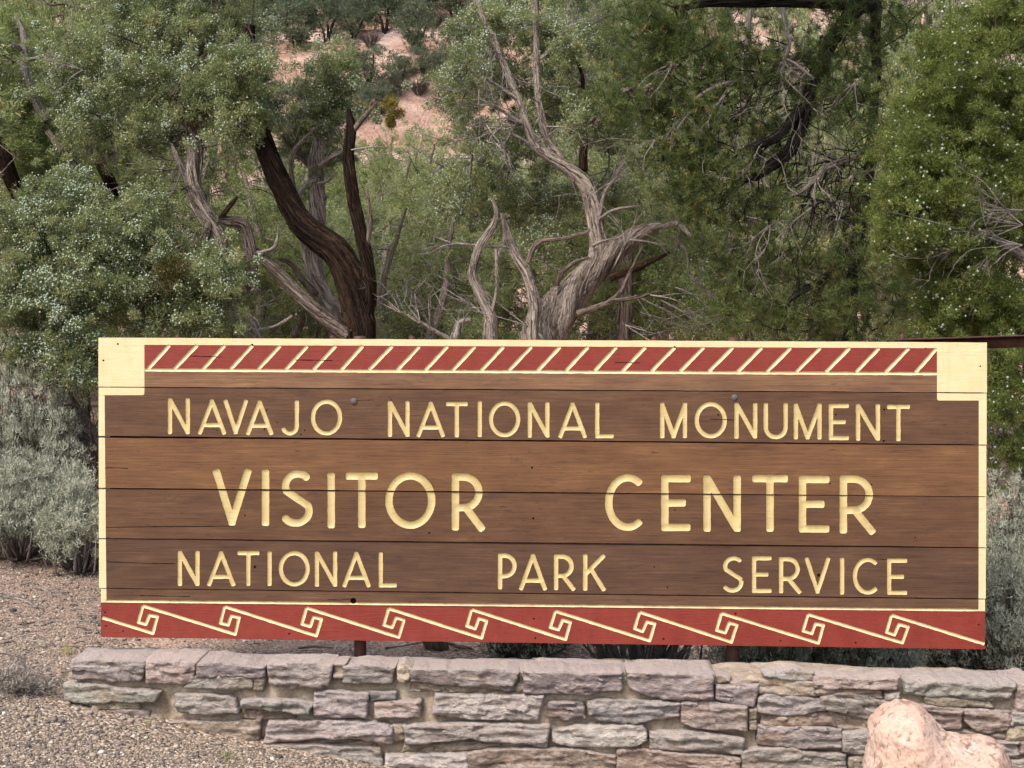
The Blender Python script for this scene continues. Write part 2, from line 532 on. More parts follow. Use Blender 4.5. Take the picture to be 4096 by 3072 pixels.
_soil = mix(_nt, 1.0, _soil, ramp(_nt, _n2, [(0.3, (0.6, 0.58, 0.56)), (0.5, (1, 1, 1)), (0.7, (1.2, 1.2, 1.2))]), 'MULTIPLY')
_pk = math_(_nt, 'MULTIPLY', ramp(_nt, math_(_nt, 'ADD', math_(_nt, 'MULTIPLY', _sx.outputs[0], 0.2), 0.5), [(0.12, (0, 0, 0)), (0.20, (1, 1, 1))]), ramp(_nt, math_(_nt, 'MULTIPLY', _sx.outputs[1], 0.1), [(0.66, (0, 0, 0)), (0.68, (1, 1, 1))]))
_soil = mix(_nt, math_(_nt, 'MULTIPLY', _pk, 0.85), _soil, mix(_nt, 1.0, (0.56, 0.365, 0.270), ramp(_nt, _n2, [(0.3, (0.75, 0.72, 0.70)), (0.5, (1, 1, 1)), (0.7, (1.1, 1.1, 1.1))]), 'MULTIPLY'))
_soil = mix(_nt, math_(_nt, 'MULTIPLY', math_(_nt, 'GREATER_THAN', _sepc.outputs[1], 0.62), math_(_nt, 'SUBTRACT', 0.7, math_(_nt, 'MULTIPLY', _pk, 0.45))), _soil, _gr)
_t = math_(_nt, 'ADD', _sx.outputs[1], math_(_nt, 'MULTIPLY', math_(_nt, 'SUBTRACT', _n1, 0.5), 3.0))
_t = math_(_nt, 'SUBTRACT', _t, math_(_nt, 'MULTIPLY', _sx.outputs[0], 0.35))
_c = mix(_nt, ramp(_nt, math_(_nt, 'MULTIPLY', _t, 0.1), [(0.71, (0, 0, 0)), (0.86, (1, 1, 1))]), _gr, _soil)
_nt.links.new(_c, _b.inputs["Base Color"])
_h = math_(_nt, 'ADD', math_(_nt, 'MULTIPLY', _vo.outputs["Distance"], -1.0), math_(_nt, 'MULTIPLY', _n2, 0.6))
bump(_nt, _b, _h, 0.8, 0.01)

HILL, _nt, _b = newmat("pink_slickrock_and_sand", 0.95, 0.1)
_pos = N(_nt, "ShaderNodeNewGeometry").outputs["Position"]
_n1 = noise(_nt, mapping(_nt, _pos, (1, 1, 3.0)), 0.22, 6, 0.62, 0.4)
_n2 = noise(_nt, mapping(_nt, _pos, (1, 0.5, 6)), 0.9, 5, 0.65)
_n3 = noise(_nt, _pos, 2.6, 5, 0.7)
_c = ramp(_nt, _n1, [(0.34, (0.291, 0.172, 0.126)), (0.48, (0.368, 0.236, 0.179)), (0.58, (0.454, 0.328, 0.271)), (0.70, (0.530, 0.408, 0.351))])
_c = mix(_nt, ramp(_nt, _n2, [(0.55, (0, 0, 0)), (0.68, (0.7, 0.7, 0.7))]), _c, (0.33, 0.19, 0.135))
_c = mix(_nt, 1.0, _c, ramp(_nt, _n3, [(0.3, (0.7, 0.68, 0.66)), (0.5, (1.0, 1.0, 1.0)), (0.7, (1.15, 1.15, 1.15))]), 'MULTIPLY')
_nt.links.new(_c, _b.inputs["Base Color"])
bump(_nt, _b, math_(_nt, 'ADD', _n2, _n3), 0.8, 0.25)

# ------------------------------------------------------------------ ground and hillside


def ground_z(X, Y):
    X = np.asarray(X, float)
    Y = np.asarray(Y, float)
    front = -0.10 - 0.165 * np.clip(X, -2.3, 1.2) + 0.03 * np.clip(Y - 6.3, -1.5, 0)
    back = 0.20 + 0.09 * np.clip(Y - 7, -1, 3) - 0.05 * np.clip(X, -4, 2)
    t = smooth(6.25, 6.75, Y)
    z = front * (1 - t) + back * t
    z = z + 0.13 * np.clip(Y - 10, 0, 30) + 0.345 * np.clip(Y - 40, 0, 400)
    q = np.stack([X * 0.9, Y * 0.9, X * 0], -1)
    z = z + 0.018 * fbm(q, 3)
    far = smooth(14, 45, Y)
    q = np.stack([X * 0.07, Y * 0.07, X * 0], -1)
    z = z + far * 1.3 * fbm(q, 5, 4)
    # stepped sandstone ledges on the slope
    q = np.stack([X * 0.05, Y * 0.05, X * 0], -1)
    s = (z + 1.2 * fbm(q, 9, 3)) / 1.5
    fr = s - np.floor(s)
    led = 1.5 * (smooth(0.55, 0.95, fr) - fr)
    z = z + led * 0.75 * smooth(42, 50, Y)
    return z


def sheet(name, xs, ys, mat):
    X, Y = np.meshgrid(xs, ys)
    Z = ground_z(X, Y)
    if name == "ground":
        Z = Z - 0.5 * smooth(42.5, 45.0, Y)
    V = np.stack([X, Y, Z], -1).reshape(-1, 3)
    nx, ny = len(xs), len(ys)
    i, j = np.meshgrid(np.arange(ny - 1), np.arange(nx - 1), indexing='ij')
    F = np.stack([i * nx + j, i * nx + j + 1, (i + 1) * nx + j + 1, (i + 1) * nx + j], -1).reshape(-1, 4)
    return mk(name, V, F, mat, smooth_shade=True, kind='structure')


xs = np.concatenate([np.linspace(-120, -8, 30)[:-1], np.linspace(-8, 8, 161), np.linspace(8, 120, 30)[1:]])
ys = np.concatenate([np.linspace(-60, 4, 25)[:-1], np.linspace(4, 10, 121)[:-1], np.linspace(10, 46, 64)])
sheet("ground", xs, ys, GROUND)
sheet("hillside", np.concatenate([np.linspace(-160, -30, 40)[:-1], np.linspace(-30, 30, 241), np.linspace(30, 160, 40)[1:]]),
      np.concatenate([np.linspace(42.6, 100, 225)[:-1], np.linspace(100, 260, 50)]), HILL)


def gz(x, y):
    return float(ground_z(np.array([x]), np.array([y]))[0])


# ------------------------------------------------------------------ the sign
SLOPE = -0.04
ANG = math.atan(SLOPE)


def sign_pt(px, py):
    d = ray(px, py)
    t = 6.5 / (d[1] - SLOPE * d[0])
    return np.array([0, 0, EYE]) + d * t


O_SIGN = sign_pt(2172, 2575)
O_SIGN[2] = 0.36
EU = np.array([math.cos(ANG), math.sin(ANG), 0])


def loc2(p):
    """photo pixels on the sign face -> sign coordinates (x along, z up)"""
    p = np.asarray(p, float)
    a = (p[:, 0] - 2048.0) / FPX
    b = (1536.0 - p[:, 1]) / FPX
    d = np.stack([a, cp + b * sp, -sp + b * cp], 1)
    t = 6.5 / (d[:, 1] - SLOPE * d[:, 0])
    q = d * t[:, None] + np.array([0, 0, EYE]) - O_SIGN
    return q @ EU, q[:, 2]


SIGN = thing("visitor_center_sign", "long brown plank park sign with carved yellow lettering and red borders on iron posts", "sign", O_SIGN, rotz=ANG)


def rmax(x, y, r):
    return np.minimum(np.maximum(x + r, y + r), 0) + np.hypot(np.maximum(x + r, 0), np.maximum(y + r, 0)) - r


def sdf_stroke(X, Y, pts, hw, closed=False, rc=None):
    rc = hw * 0.7 if rc is None else rc
    n = len(pts)
    best = np.full(np.shape(X), 1e9)
    segs = n if closed else n - 1
    for i in range(segs):
        ax, ay = pts[i]
        bx, by = pts[(i + 1) % n]
        L = math.hypot(bx - ax, by - ay)
        if L < 1e-6:
            continue
        dx, dy = (bx - ax) / L, (by - ay) / L
        t = (X - ax) * dx + (Y - ay) * dy
        fs, fe = (i == 0 and not closed), (i == segs - 1 and not closed)
        tc = np.clip(t, -3 * hw if fs else 0, L + 3 * hw if fe else L)
        d = np.hypot(X - ax - dx * tc, Y - ay - dy * tc) - hw
        if fs:
            d = rmax(d, -t, rc)
        if fe:
            d = rmax(d, t - L, rc)
        best = np.minimum(best, d)
    return best


class Groove:
    def __init__(self, key, strokes, hw, mat, depth, delta, rc=None, wob=0.7):
        self.key, self.strokes, self.hw, self.mat, self.depth, self.delta, self.rc, self.wob = key, strokes, hw, mat, depth, delta, rc, wob
        pts = np.array([p for s, c in strokes for p in s])
        self.x0, self.y0 = pts.min(0) - hw * 1.6 - 3
        self.x1, self.y1 = pts.max(0) + hw * 1.6 + 3

    def sdf(self, X, Y):
        f = np.full(np.shape(X), 1e9)
        for s, c in self.strokes:
            f = np.minimum(f, sdf_stroke(X, Y, s, self.hw, c, self.rc))
        q = np.stack([X * 0.05, Y * 0.05, X * 0], -1)
        return f + self.wob * vnoise(q, 4) + 0.4 * self.wob * vnoise(q * 3.5, 6)

    def contours(self, step):
        xs = np.arange(self.x0, self.x1 + step, step)
        ys = np.arange(self.y0, self.y1 + step, step)
        X, Y = np.meshgrid(xs, ys)
        f = self.sdf(X, Y)
        out = []
        for lev in (0.0, -self.delta):
            g = f - lev
            g[g == 0] = 1e-6
            s = g < 0
            vid, V, E = {}, [], []

            def vert(i, j, di, dj):
                k = (i, j, di)
                if k not in vid:
                    a, b = g[i, j], g[i + di, j + dj]
                    t = a / (a - b)
                    vid[k] = len(V)
                    V.append((xs[j] + dj * t * step, ys[i] + di * t * step))
                return vid[k]
            cells = np.argwhere((s[:-1, :-1] != s[1:, :-1]) | (s[:-1, :-1] != s[:-1, 1:]) | (s[1:, 1:] != s[1:, :-1]) | (s[1:, 1:] != s[:-1, 1:]))
            for i, j in cells:
                a, b, c, d = s[i, j], s[i, j + 1], s[i + 1, j + 1], s[i + 1, j]
                cr = []
                if a != b:
                    cr.append(vert(i, j, 0, 1))
                if b != c:
                    cr.append(vert(i, j + 1, 1, 0))
                if c != d:
                    cr.append(vert(i + 1, j, 0, 1))
                if d != a:
                    cr.append(vert(i, j, 1, 0))
                if len(cr) == 2:
                    E.append((cr[0], cr[1]))
                elif len(cr) == 4:
                    E += [(cr[0], cr[1]), (cr[2], cr[3])]
            if E:
                out.append((V, E))
        return out


def arc(cx, cy, rx, ry, a0, a1, n=18):
    return [(cx + rx * math.cos(math.radians(a)), cy - ry * math.sin(math.radians(a))) for a in np.linspace(a0, a1, n)]


def glyph(ch, x0, x1, y0, y1, h):
    """strokes of one carved capital inside its outer box; h is half the stroke"""
    l, r, t, b = x0 + h, x1 - h, y0 + h, y1 - h
    mx, my, H = (x0 + x1) / 2, (y0 + y1) / 2, y1 - y0
    S = lambda *p: (list(p), False)
    if ch == 'N':
        return [S((l, y0), (l, y1)), S((l, t - h * 0.3), (r, b + h * 0.3)), S((r, y0), (r, y1))]
    if ch == 'A':
        k = y0 + 0.735 * H
        w = (r - l) / 2
        f = (k - t) / (b - t)
        return [S((mx, t), (x0 + h * 0.75, y1)), S((mx, t), (x1 - h * 0.75, y1)), S((mx - w * f, k), (mx + w * f, k)), S((mx - 1, y0 + h * .1), (mx, t + h * 2))]
    if ch == 'V':
        return [S((x0 + h * 0.9, y0), (mx, b)), S((x1 - h * 0.9, y0), (mx, b)), S((mx, b - h * 2), (mx, y1))]
    if ch == 'J':
        R = (r - l) / 2
        return [(([(r, y0)] + [(r, b - R)] + arc(r - R, b - R, R, R, 0, -90, 10)[1:] + arc(r - R, b - R, R, R, -90, -165, 8)[1:]), False)]
    if ch == 'O':
        return [(arc(mx, my, mx - l, my - t, 0, 360, 41)[:-1], True)]
    if ch == 'T':
        return [S((x0, t), (x1, t)), S((mx, t), (mx, y1))]
    if ch == 'I':
        return [S((mx, y0), (mx, y1))]
    if ch == 'L':
        return [S((l, y0), (l, b)), S((l, b), (x1, b)), S((l, b - h), (l, y1))]
    if ch == 'M':
        return [S((l, y0), (l, y1)), S((l, t), (mx, b)), S((r, t), (mx, b)), S((r, y0), (r, y1)), S((mx, b - h), (mx, y1))]
    if ch == 'U':
        R = (r - l) / 2
        return [([(l, y0), (l, b - R)] + arc(mx, b - R, R, R, 180, 360, 16)[1:] + [(r, y0)], False)]
    if ch == 'E':
        m = y0 + 0.50 * H
        return [S((l, y0), (l, y1)), S((l, t), (x1, t)), S((l, m), (x0 + 0.84 * (x1 - x0), m)), S((l, b), (x1, b))]
    if ch in 'RP':
        kb = y0 + (0.60 if ch == 'R' else 0.63) * H
        ry = (kb - t) / 2
        rr = r if ch == 'P' else r - (x1 - x0) * 0.11
        xs_ = rr - min(ry, (rr - l) * 0.8)
        bowl = [(l, t), (xs_, t)] + arc(xs_, t + ry, rr - xs_, ry, 90, -90, 16)[1:] + [(l, kb)]
        g = [S((l, y0), (l, y1)), (bowl, False)]
        if ch == 'R':
            g.append(S((l + (rr - l) * 0.42, kb - h * 0.2), (x1 - h * 0.9, y1)))
        return g
    if ch == 'K':
        return [S((l, y0), (l, y1)), S((x1 - h * .6, y0 + h * 0.4), (l, y0 + 0.56 * H)), S((l + (r - l) * 0.33, y0 + 0.42 * H), (x1 - h * .6, y1))]
    if ch == 'C':
        return [(arc(x0 + (x1 - x0) * 0.55, my, (x1 - x0) * 0.55 - h, my - t, 47, 313, 30), False)]
    if ch == 'S':
        ru = (my - t) / 2
        rx = (r - l) / 2
        up = arc(mx + rx * .12, t + ru, rx * 0.94, ru, 38, 205, 18)
        lo = arc(mx - rx * .04, b - ru, rx * 1.0, ru, 25, -150, 18)
        return [(up + lo, False)]
    raise ValueError(ch)


grooves = []


def line(word, scale, ox, oy, boxes, hw, depth, delta):
    for n, (ch, bx) in enumerate(zip(word, boxes)):
        x0, x1, y0, y1 = bx[0] / scale + ox, bx[1] / scale + ox, bx[2] / scale + oy, bx[3] / scale + oy
        grooves.append(Groove(("letter", len(grooves)), glyph(ch, x0, x1, y0, y1, hw), hw, LETTER, depth, delta, hw * 0.62))


line("NAVAJO", 2.011, 600, 1560, [(143, 320, 65, 355), (383, 613, 72, 357), (588, 790, 78, 355), (770, 992, 80, 360), (1052, 1197, 83, 365), (1293, 1545, 75, 365)], 8.5, 2.0, 1.5)
line("NATIONAL", 2.011, 1500, 1560, [(103, 278, 88, 375), (333, 563, 92, 377), (570, 745, 95, 380), (822, 863, 88, 378), (915, 1168, 90, 378), (1228, 1403, 97, 383), (1473, 1705, 97, 385), (1770, 1920, 100, 388)], 8.5, 2.0, 1.5)
line("MONUMENT", 2.011, 2600, 1560, [(80, 298, 100, 387), (358, 618, 95, 388), (678, 863, 103, 390), (913, 1108, 103, 395), (1155, 1380, 107, 397), (1437, 1600, 110, 403), (1655, 1850, 112, 407), (1905, 2090, 117, 410)], 8.8, 2.0, 1.5)
line("VISITOR", 1.8433, 800, 1840, [(90, 382, 67, 483), (452, 513, 68, 485), (585, 835, 73, 492), (937, 997, 92, 503), (1073, 1312, 90, 500), (1365, 1735, 88, 507), (1855, 2112, 97, 520)], 15.0, 2.5, 1.7)
line("CENTER", 1.8433, 2380, 1860, [(73, 378, 65, 485), (487, 705, 72, 487), (798, 1075, 75, 492), (1158, 1422, 72, 492), (1502, 1728, 78, 498), (1803, 2080, 75, 505)], 15.0, 2.5, 1.7)
line("NATIONAL", 2.212, 650, 2180, [(135, 328, 50, 360), (393, 645, 52, 362), (662, 857, 52, 362), (925, 970, 55, 363), (1028, 1303, 52, 365), (1347, 1545, 55, 367), (1590, 1842, 58, 372), (1912, 2072, 62, 375)], 8.5, 2.0, 1.5)
line("PARK", 3.687, 1940, 2180, [(190, 468, 122, 655), (497, 915, 127, 665), (1015, 1345, 135, 665), (1445, 1780, 135, 672)], 8.8, 2.0, 1.5)
line("SERVICE", 2.458, 2840, 2200, [(112, 332, 60, 418), (412, 605, 60, 422), (678, 908, 68, 425), (927, 1187, 72, 428), (1272, 1325, 75, 438), (1402, 1670, 75, 437), (1740, 1938, 83, 440)], 8.5, 2.0, 1.5)
# diagonal stripes of the top border
DB = [591, 696, 810, 921, 1031, 1142, 1253, 1364, 1475, 1589, 1701, 1810, 1925, 2035, 2150, 2263, 2377, 2490, 2605, 2719, 2835, 2951, 3067, 3185, 3303, 3423, 3542, 3662]
DT = [678, 788, 899, 1009, 1121, 1230, 1342, 1451, 1569, 1678, 1790, 1900, 2014, 2126, 2240, 2352, 2466, 2581, 2699, 2815, 2931, 3047, 3163, 3281, 3398, 3516, 3635, 3747]


def ly(x, y0, y1, x0=577.0, x1=3749.0):
    return y0 + (y1 - y0) * (x - x0) / (x1 - x0)


for k in range(28):
    grooves.append(Groove(("diagonal_stripe", k), [([(DT[k], ly(DT[k], 1380, 1393)), (DB[k], ly(DB[k], 1476, 1490))], False)], 7.3, CREAM, 3.5, 2.4, 1.0, 0.9))
grooves.append(Groove(("border_line", 0), [([(577, 1479.5), (3749, 1494.5)], False)], 6.2, CREAM, 4, 2.5, 1.0, 0.9))
grooves.append(Groove(("border_line", 1), [([(424, 2404.5), (3915, 2440.5)], False)], 5.4, CREAM, 4, 2.2, 1.0, 0.9))
SCR = [  # B bottom right, C, D, E, F, G top left of every scroll, left to right
    [(611, 2533), (628.7, 2467), (597, 2461), (583, 2497), (553, 2489), (571, 2423)],
    [(940.6, 2537), (956, 2469.5), (924, 2464), (912, 2500), (881, 2492), (898, 2426)],
    [(1265, 2543), (1285, 2476.5), (1253.6, 2469.5), (1240.6, 2506), (1206.5, 2496.6), (1225.5, 2431.5)],
    [(1595, 2549), (1615, 2481), (1584, 2470.5), (1568, 2510), (1535, 2500), (1554, 2434)],
    [(1926, 2552), (1946, 2484), (1915, 2473), (1900, 2515), (1867, 2503), (1886, 2438)],
    [(2262, 2558), (2281, 2489.5), (2250, 2480), (2233.5, 2519), (2201, 2508.5), (2221.5, 2444.5)],
    [(2598.6, 2563), (2619, 2495), (2587, 2487), (2570, 2526), (2538, 2514), (2558, 2448)],
    [(2925, 2568), (2947, 2500), (2916.5, 2490.5), (2900.6, 2531), (2866, 2520), (2885, 2452.5)],
    [(3274, 2572), (3293, 2501), (3261, 2495), (3247, 2534), (3212, 2523), (3231.6, 2457)],
    [(3609.5, 2571), (3632, 2507.6), (3595, 2497), (3578, 2539), (3546, 2528.5), (3565, 2460)]]
prev = (408, 2470)
for k, s in enumerate(SCR):
    grooves.append(Groove(("scroll_line", k), [([prev] + s + ([(3936, 2575)] if k == 9 else [])[:0], False)], 6.3, CREAM, 3.5, 2.2, 1.0, 0.8))
    prev = s[-1]
grooves.append(Groove(("scroll_line", 10), [([prev, (3937, 2575.5)], False)], 6.3, CREAM, 3.5, 2.2, 1.0, 0.8))
# nail holes, knots and the burnt notch
HOLES = [(1020, 2268, 5.5), (1413, 2404, 12), (3276, 2302, 7), (1066, 1640, 3.2), (1058, 1717, 3.4), (1219, 1721, 3.4), (1204, 1738, 3.2), (868, 1721, 3), (1717, 2132, 4), (2133, 2074, 4.5), (2128, 1871, 4),
         (3320, 1935, 3.5), (3486, 1938, 3), (2873, 1660, 4), (3343, 1659, 3.5), (3535, 1764, 4.5), (3537, 1639, 4), (3480, 2090, 3), (2670, 2350, 3.2), (2617, 2268, 3), (2970, 2320, 3), (1565, 1600, 2.5),
         (712, 2400, 2.5), (420, 2450, 3.5), (424, 2504, 3.5), (492, 2524, 3.5), (1156, 2535, 4), (2136, 2475, 4), (2142, 2553, 4), (2654, 2556, 4), (2942, 2455, 4.5), (3122, 2563, 3.5), (3423, 2571, 4), (3915, 2498, 4),
         (3703, 1394, 3.2), (3921, 1465, 3.2), (471, 1376, 4), (413, 1442, 4), (1009, 1379, 4), (2699, 1388, 4), (1108, 1690, 2.6), (2820, 1900, 2.6), (2700, 2040, 2.8), (980, 2062, 2.8), (1290, 2090, 2.5), (3660, 2150, 3)]
for k, (x, y, r) in enumerate(HOLES):
    grooves.append(Groove(("nail_hole", k), [([(x - r, y), (x + r, y)], False)], r, HOLE, 8 if r < 8 else 20, r * 0.5, r * .95, 0.3))
for k, pl in enumerate([[(419, 1872), (470, 1871), (512, 1874)], [(428, 2247), (560, 2252), (700, 2255)], [(424, 2109), (620, 2107), (940, 2104)], [(1420, 1601), (1496, 1600)], [(1310, 2399), (1360, 2400), (1405, 2396)], [(2840, 1676), (2935, 1680)], [(3505, 2236), (3548, 2238)], [(560, 2383), (760, 2386)], [(1180, 1440), (1330, 1442)], [(2460, 1450), (2560, 1452)], [(760, 1424), (880, 1428)]]):
    grooves.append(Groove(("crack", k), [(pl, False)], 1.5, HOLE, 6, 0.8, 0.5, 0.5))
for g in grooves:
    g.cont = g.contours(2.4 if g.hw > 5 else (1.4 if g.hw > 2 else 0.9))

SEAM = [(1350, 1370), (1548, 1572), (1747, 1780), (1954, 1987), (2154, 2191), (2353, 2396), (2410.5, 2446.5), (2548, 2597)]   # y at x=400 and x=3944
GAPW = [0, (3.6, 3.6), (8, 4.5), (6, 2.6), (4, 5), (3.5, 4), (1.6, 1.6), 0]


def seam_y(k, x):
    a, b = SEAM[k]
    return a + (b - a) * (x - 400) / 3544.0


def left_x(y):
    return 393 + (y - 1350) * 4.0 / 1000 if y < 2407 else 404


def right_x(y):
    return 3948 - (y - 1370) * 6.0 / 1060 if y < 2443 else 3940


BLOCK_L = [(380, 1330), (577, 1330), (577, 1573), (575, 1579), (569, 1580.5), (380, 1580.5)]
BLOCK_R = [(3748, 1330), (3960, 1330), (3960, 1602), (3756, 1602), (3750, 1600), (3748, 1593)]


def region(x, y, k):
    """what is painted at a point of plank k"""
    if k == 7:
        return ("plank", 7)
    if x < 577 and y < 1580.5:
        return ("corner_block", 0)
    if x > 3748 and y < 1602:
        return ("corner_block", 1)
    if y < ly(x, 1379, 1392.5) and k == 0:
        return ("top_rail", 0)
    if k == 0 and y < ly(x, 1479, 1494):
        n = 0
        for i in range(28):
            xl = DT[i] + (DB[i] - DT[i]) * (y - ly(DT[i], 1380, 1393)) / 96.0
            if x > xl:
                n = i + 1
        return ("red_panel", n)
    if x < 418 + (y - 1580) * 8 / 823:
        return ("side_border", 0)
    if x > 3915 - (y - 1602) * 1 / 840:
        return ("side_border", 1)
    return ("plank", k)


MATS = {"plank": WOOD, "corner_block": CREAM, "top_rail": CREAM, "red_panel": RED, "side_border": CREAM}
store = {}


def put(key, mat, tri_px, tri_d):
    s = store.setdefault(key, [mat, [], []])
    s[1].append(tri_px)
    s[2].append(tri_d)


THICK = 0.045
for k in range(8 - 0):
    if k == 8:
        break
    kk = k
    if kk > 6:
        pass
planks = range(7)
for k in planks:
    top_k, bot_k = k, k + 1
    plank_id = 7 if k == 6 else k
    gt = GAPW[top_k] if GAPW[top_k] else (0, 0)
    gb = GAPW[bot_k] if GAPW[bot_k] else (0, 0)
    # outline with slightly uneven long edges
    xl = np.linspace(0, 1, 90)
    xa, xb = (left_x(SEAM[k][0] + 60), right_x(SEAM[k][1] + 60))
    pts = []
    for t in xl:
        x = xa + (xb - xa) * t
        gw = gt[0] + (gt[1] - gt[0]) * t
        pts.append((x, seam_y(top_k, x) + gw / 2 + 0.8 * float(vnoise(np.array([x * 0.02, k * 3.1, 0.0]), 11)) * (1 if k else 0.8)))
    for t in xl[::-1]:
        x = xa + (xb - xa) * t
        gw = gb[0] + (gb[1] - gb[0]) * t
        pts.append((x, seam_y(bot_k, x) - gw / 2 + 0.8 * float(vnoise(np.array([x * 0.02, k * 3.1 + 50, 0.0]), 12))))
    nP = len(pts)
    V = [Vector(p) for p in pts]
    E = [(i, (i + 1) % nP) for i in range(nP)]
    y_min, y_max = min(p[1] for p in pts), max(p[1] for p in pts)

    def addpoly(poly, closed=True):
        b0 = len(V)
        V.extend(Vector(p) for p in poly)
        n = len(poly)
        E.extend((b0 + i, b0 + (i + 1) % n) for i in range(n if closed else n - 1))
    if k in (0, 1):
        addpoly(BLOCK_L)
        addpoly(BLOCK_R)
    if k == 0:
        addpoly([(577, 1379), (3748, 1392.5)], False)
        addpoly([(577, 1479), (3748, 1494)], False)
    if 1 <= k <= 5:
        addpoly([(418, 1580.5), (426.2, 2425)], False)
        addpoly([(3915, 1602), (3914, 2460)], False)
    mine = [g for g in grooves if g.y1 > y_min and g.y0 < y_max]
    for g in mine:
        for cv, ce in g.cont:
            b0 = len(V)
            V.extend(Vector(p) for p in cv)
            E.extend((b0 + a, b0 + b) for a, b in ce)
    rv, re, rf, _, _, _ = delaunay_2d_cdt(V, E, [], 0, 1e-4)
    rv = np.array([(v[0], v[1]) for v in rv])
    tr = np.array([f for f in rf if len(f) == 3], dtype=np.int64)
    cen = rv[tr].mean(1)
    # keep what lies inside this plank
    px_ = np.array(pts)
    half = nP // 2
    topy = np.interp(cen[:, 0], px_[:half, 0], px_[:half, 1])
    boty = np.interp(cen[:, 0], px_[half:][::-1, 0], px_[half:][::-1, 1])
    keep = (cen[:, 1] > topy) & (cen[:, 1] < boty) & (cen[:, 0] > xa) & (cen[:, 0] < xb)
    tr, cen = tr[keep], cen[keep]
    dep = np.zeros(len(rv))
    owner = np.full(len(tr), -1)
    for gi, g in enumerate(mine):
        mv = np.where((rv[:, 0] > g.x0) & (rv[:, 0] < g.x1) & (rv[:, 1] > g.y0) & (rv[:, 1] < g.y1))[0]
        if len(mv):
            f = g.sdf(rv[mv, 0], rv[mv, 1])
            u = np.clip(-f / g.delta, 0, 1)
            dep[mv] = np.maximum(dep[mv], g.depth * np.sqrt(1 - (1 - u) ** 2) * (u > 0.03))
        mt = np.where((cen[:, 0] > g.x0) & (cen[:, 0] < g.x1) & (cen[:, 1] > g.y0) & (cen[:, 1] < g.y1))[0]
        if len(mt):
            f = g.sdf(cen[mt, 0], cen[mt, 1])
            owner[mt[f < 0]] = gi
    for ti in range(len(tr)):
        a = tr[ti]
        if owner[ti] >= 0:
            g = mine[owner[ti]]
            put(g.key, g.mat, rv[a], dep[a])
        else:
            key = region(cen[ti, 0], cen[ti, 1], plank_id)
            put(key, RED if plank_id == 7 else MATS[key[0]], rv[a], np.zeros(3))
    # body of the plank behind its face
    x0, x1 = xa, xb
    c = [(x0, seam_y(top_k, x0) + gt[0] / 2), (x1, seam_y(top_k, x1) + gt[1] / 2), (x1, seam_y(bot_k, x1) - gb[1] / 2), (x0, seam_y(bot_k, x0) - gb[0] / 2)]
    for a, b in ((0, 1), (1, 2), (2, 3), (3, 0)):
        key, mt = ("plank", plank_id), (RED if plank_id == 7 else WOOD)
        if k == 0 and a == 0:
            key, mt = ("top_rail", 0), CREAM
        if k < 2 and a in (1, 3):
            key, mt = ("corner_block", 0 if a == 3 else 1), CREAM
        put(key, mt, np.array([c[a], c[b], c[b]]), np.array([0, 0, THICK * 1000]))
        put(key, mt, np.array([c[a], c[b], c[a]]), np.array([0, THICK * 1000, THICK * 1000]))
    put(("plank", plank_id), RED if plank_id == 7 else WOOD, np.array([c[0], c[2], c[1]]), np.full(3, THICK * 1000))
    put(("plank", plank_id), RED if plank_id == 7 else WOOD, np.array([c[0], c[3], c[2]]), np.full(3, THICK * 1000))

PCOL = {0: (1.42, 1.46, 1.50), 1: (0.84, 0.82, 0.86), 2: (1.20, 1.12, 0.98), 3: (0.86, 0.82, 0.82), 4: (0.74, 0.74, 0.84), 5: (0.92, 0.94, 1.0), 7: (1, 1, 1)}
PLAB = {7: "red painted bottom plank with carved cream scrolls", 0: "lighter tan top plank under the red border"}
for key in sorted(store):
    mat, tp, td = store[key]
    pv = np.concatenate(tp)
    d = np.concatenate(td) / 1000.0
    # weld equal vertices so that grooves shade cleanly
    q = np.round(np.column_stack([pv, d * 1000]), 3)
    u, inv = np.unique(q, axis=0, return_inverse=True)
    lx, lz = loc2(u[:, :2])
    # boards are not perfectly flat
    und = 0.0022 * vnoise(np.stack([lx * 1.2, lz * 6, lz * 0], -1), 21)
    Vv = np.column_stack([lx, u[:, 2] / 1000.0 + und, lz])
    F = inv.reshape(-1, 3)
    ok = (F[:, 0] != F[:, 1]) & (F[:, 1] != F[:, 2]) & (F[:, 0] != F[:, 2])
    F = F[ok]
    # make every face look towards the viewer side
    nrm = np.cross(Vv[F[:, 1]] - Vv[F[:, 0]], Vv[F[:, 2]] - Vv[F[:, 0]])
    flip = nrm[:, 1] > 1e-12
    F[flip] = F[flip][:, ::-1]
    ob = mk(key[0], Vv, F, mat, SIGN)
    if key[0] == "plank":
        ob.color = (*PCOL[key[1]], 1)
        if key[1] in PLAB:
            ob["label"] = PLAB[key[1]]


def box(buf, x0, x1, y0, y1, z0, z1):
    V = [(x, y, z) for x in (x0, x1) for y in (y0, y1) for z in (z0, z1)]
    F = [(0, 1, 3, 2), (4, 6, 7, 5), (0, 4, 5, 1), (2, 3, 7, 6), (0, 2, 6, 4), (1, 5, 7, 3)]
    buf.add(V, F)


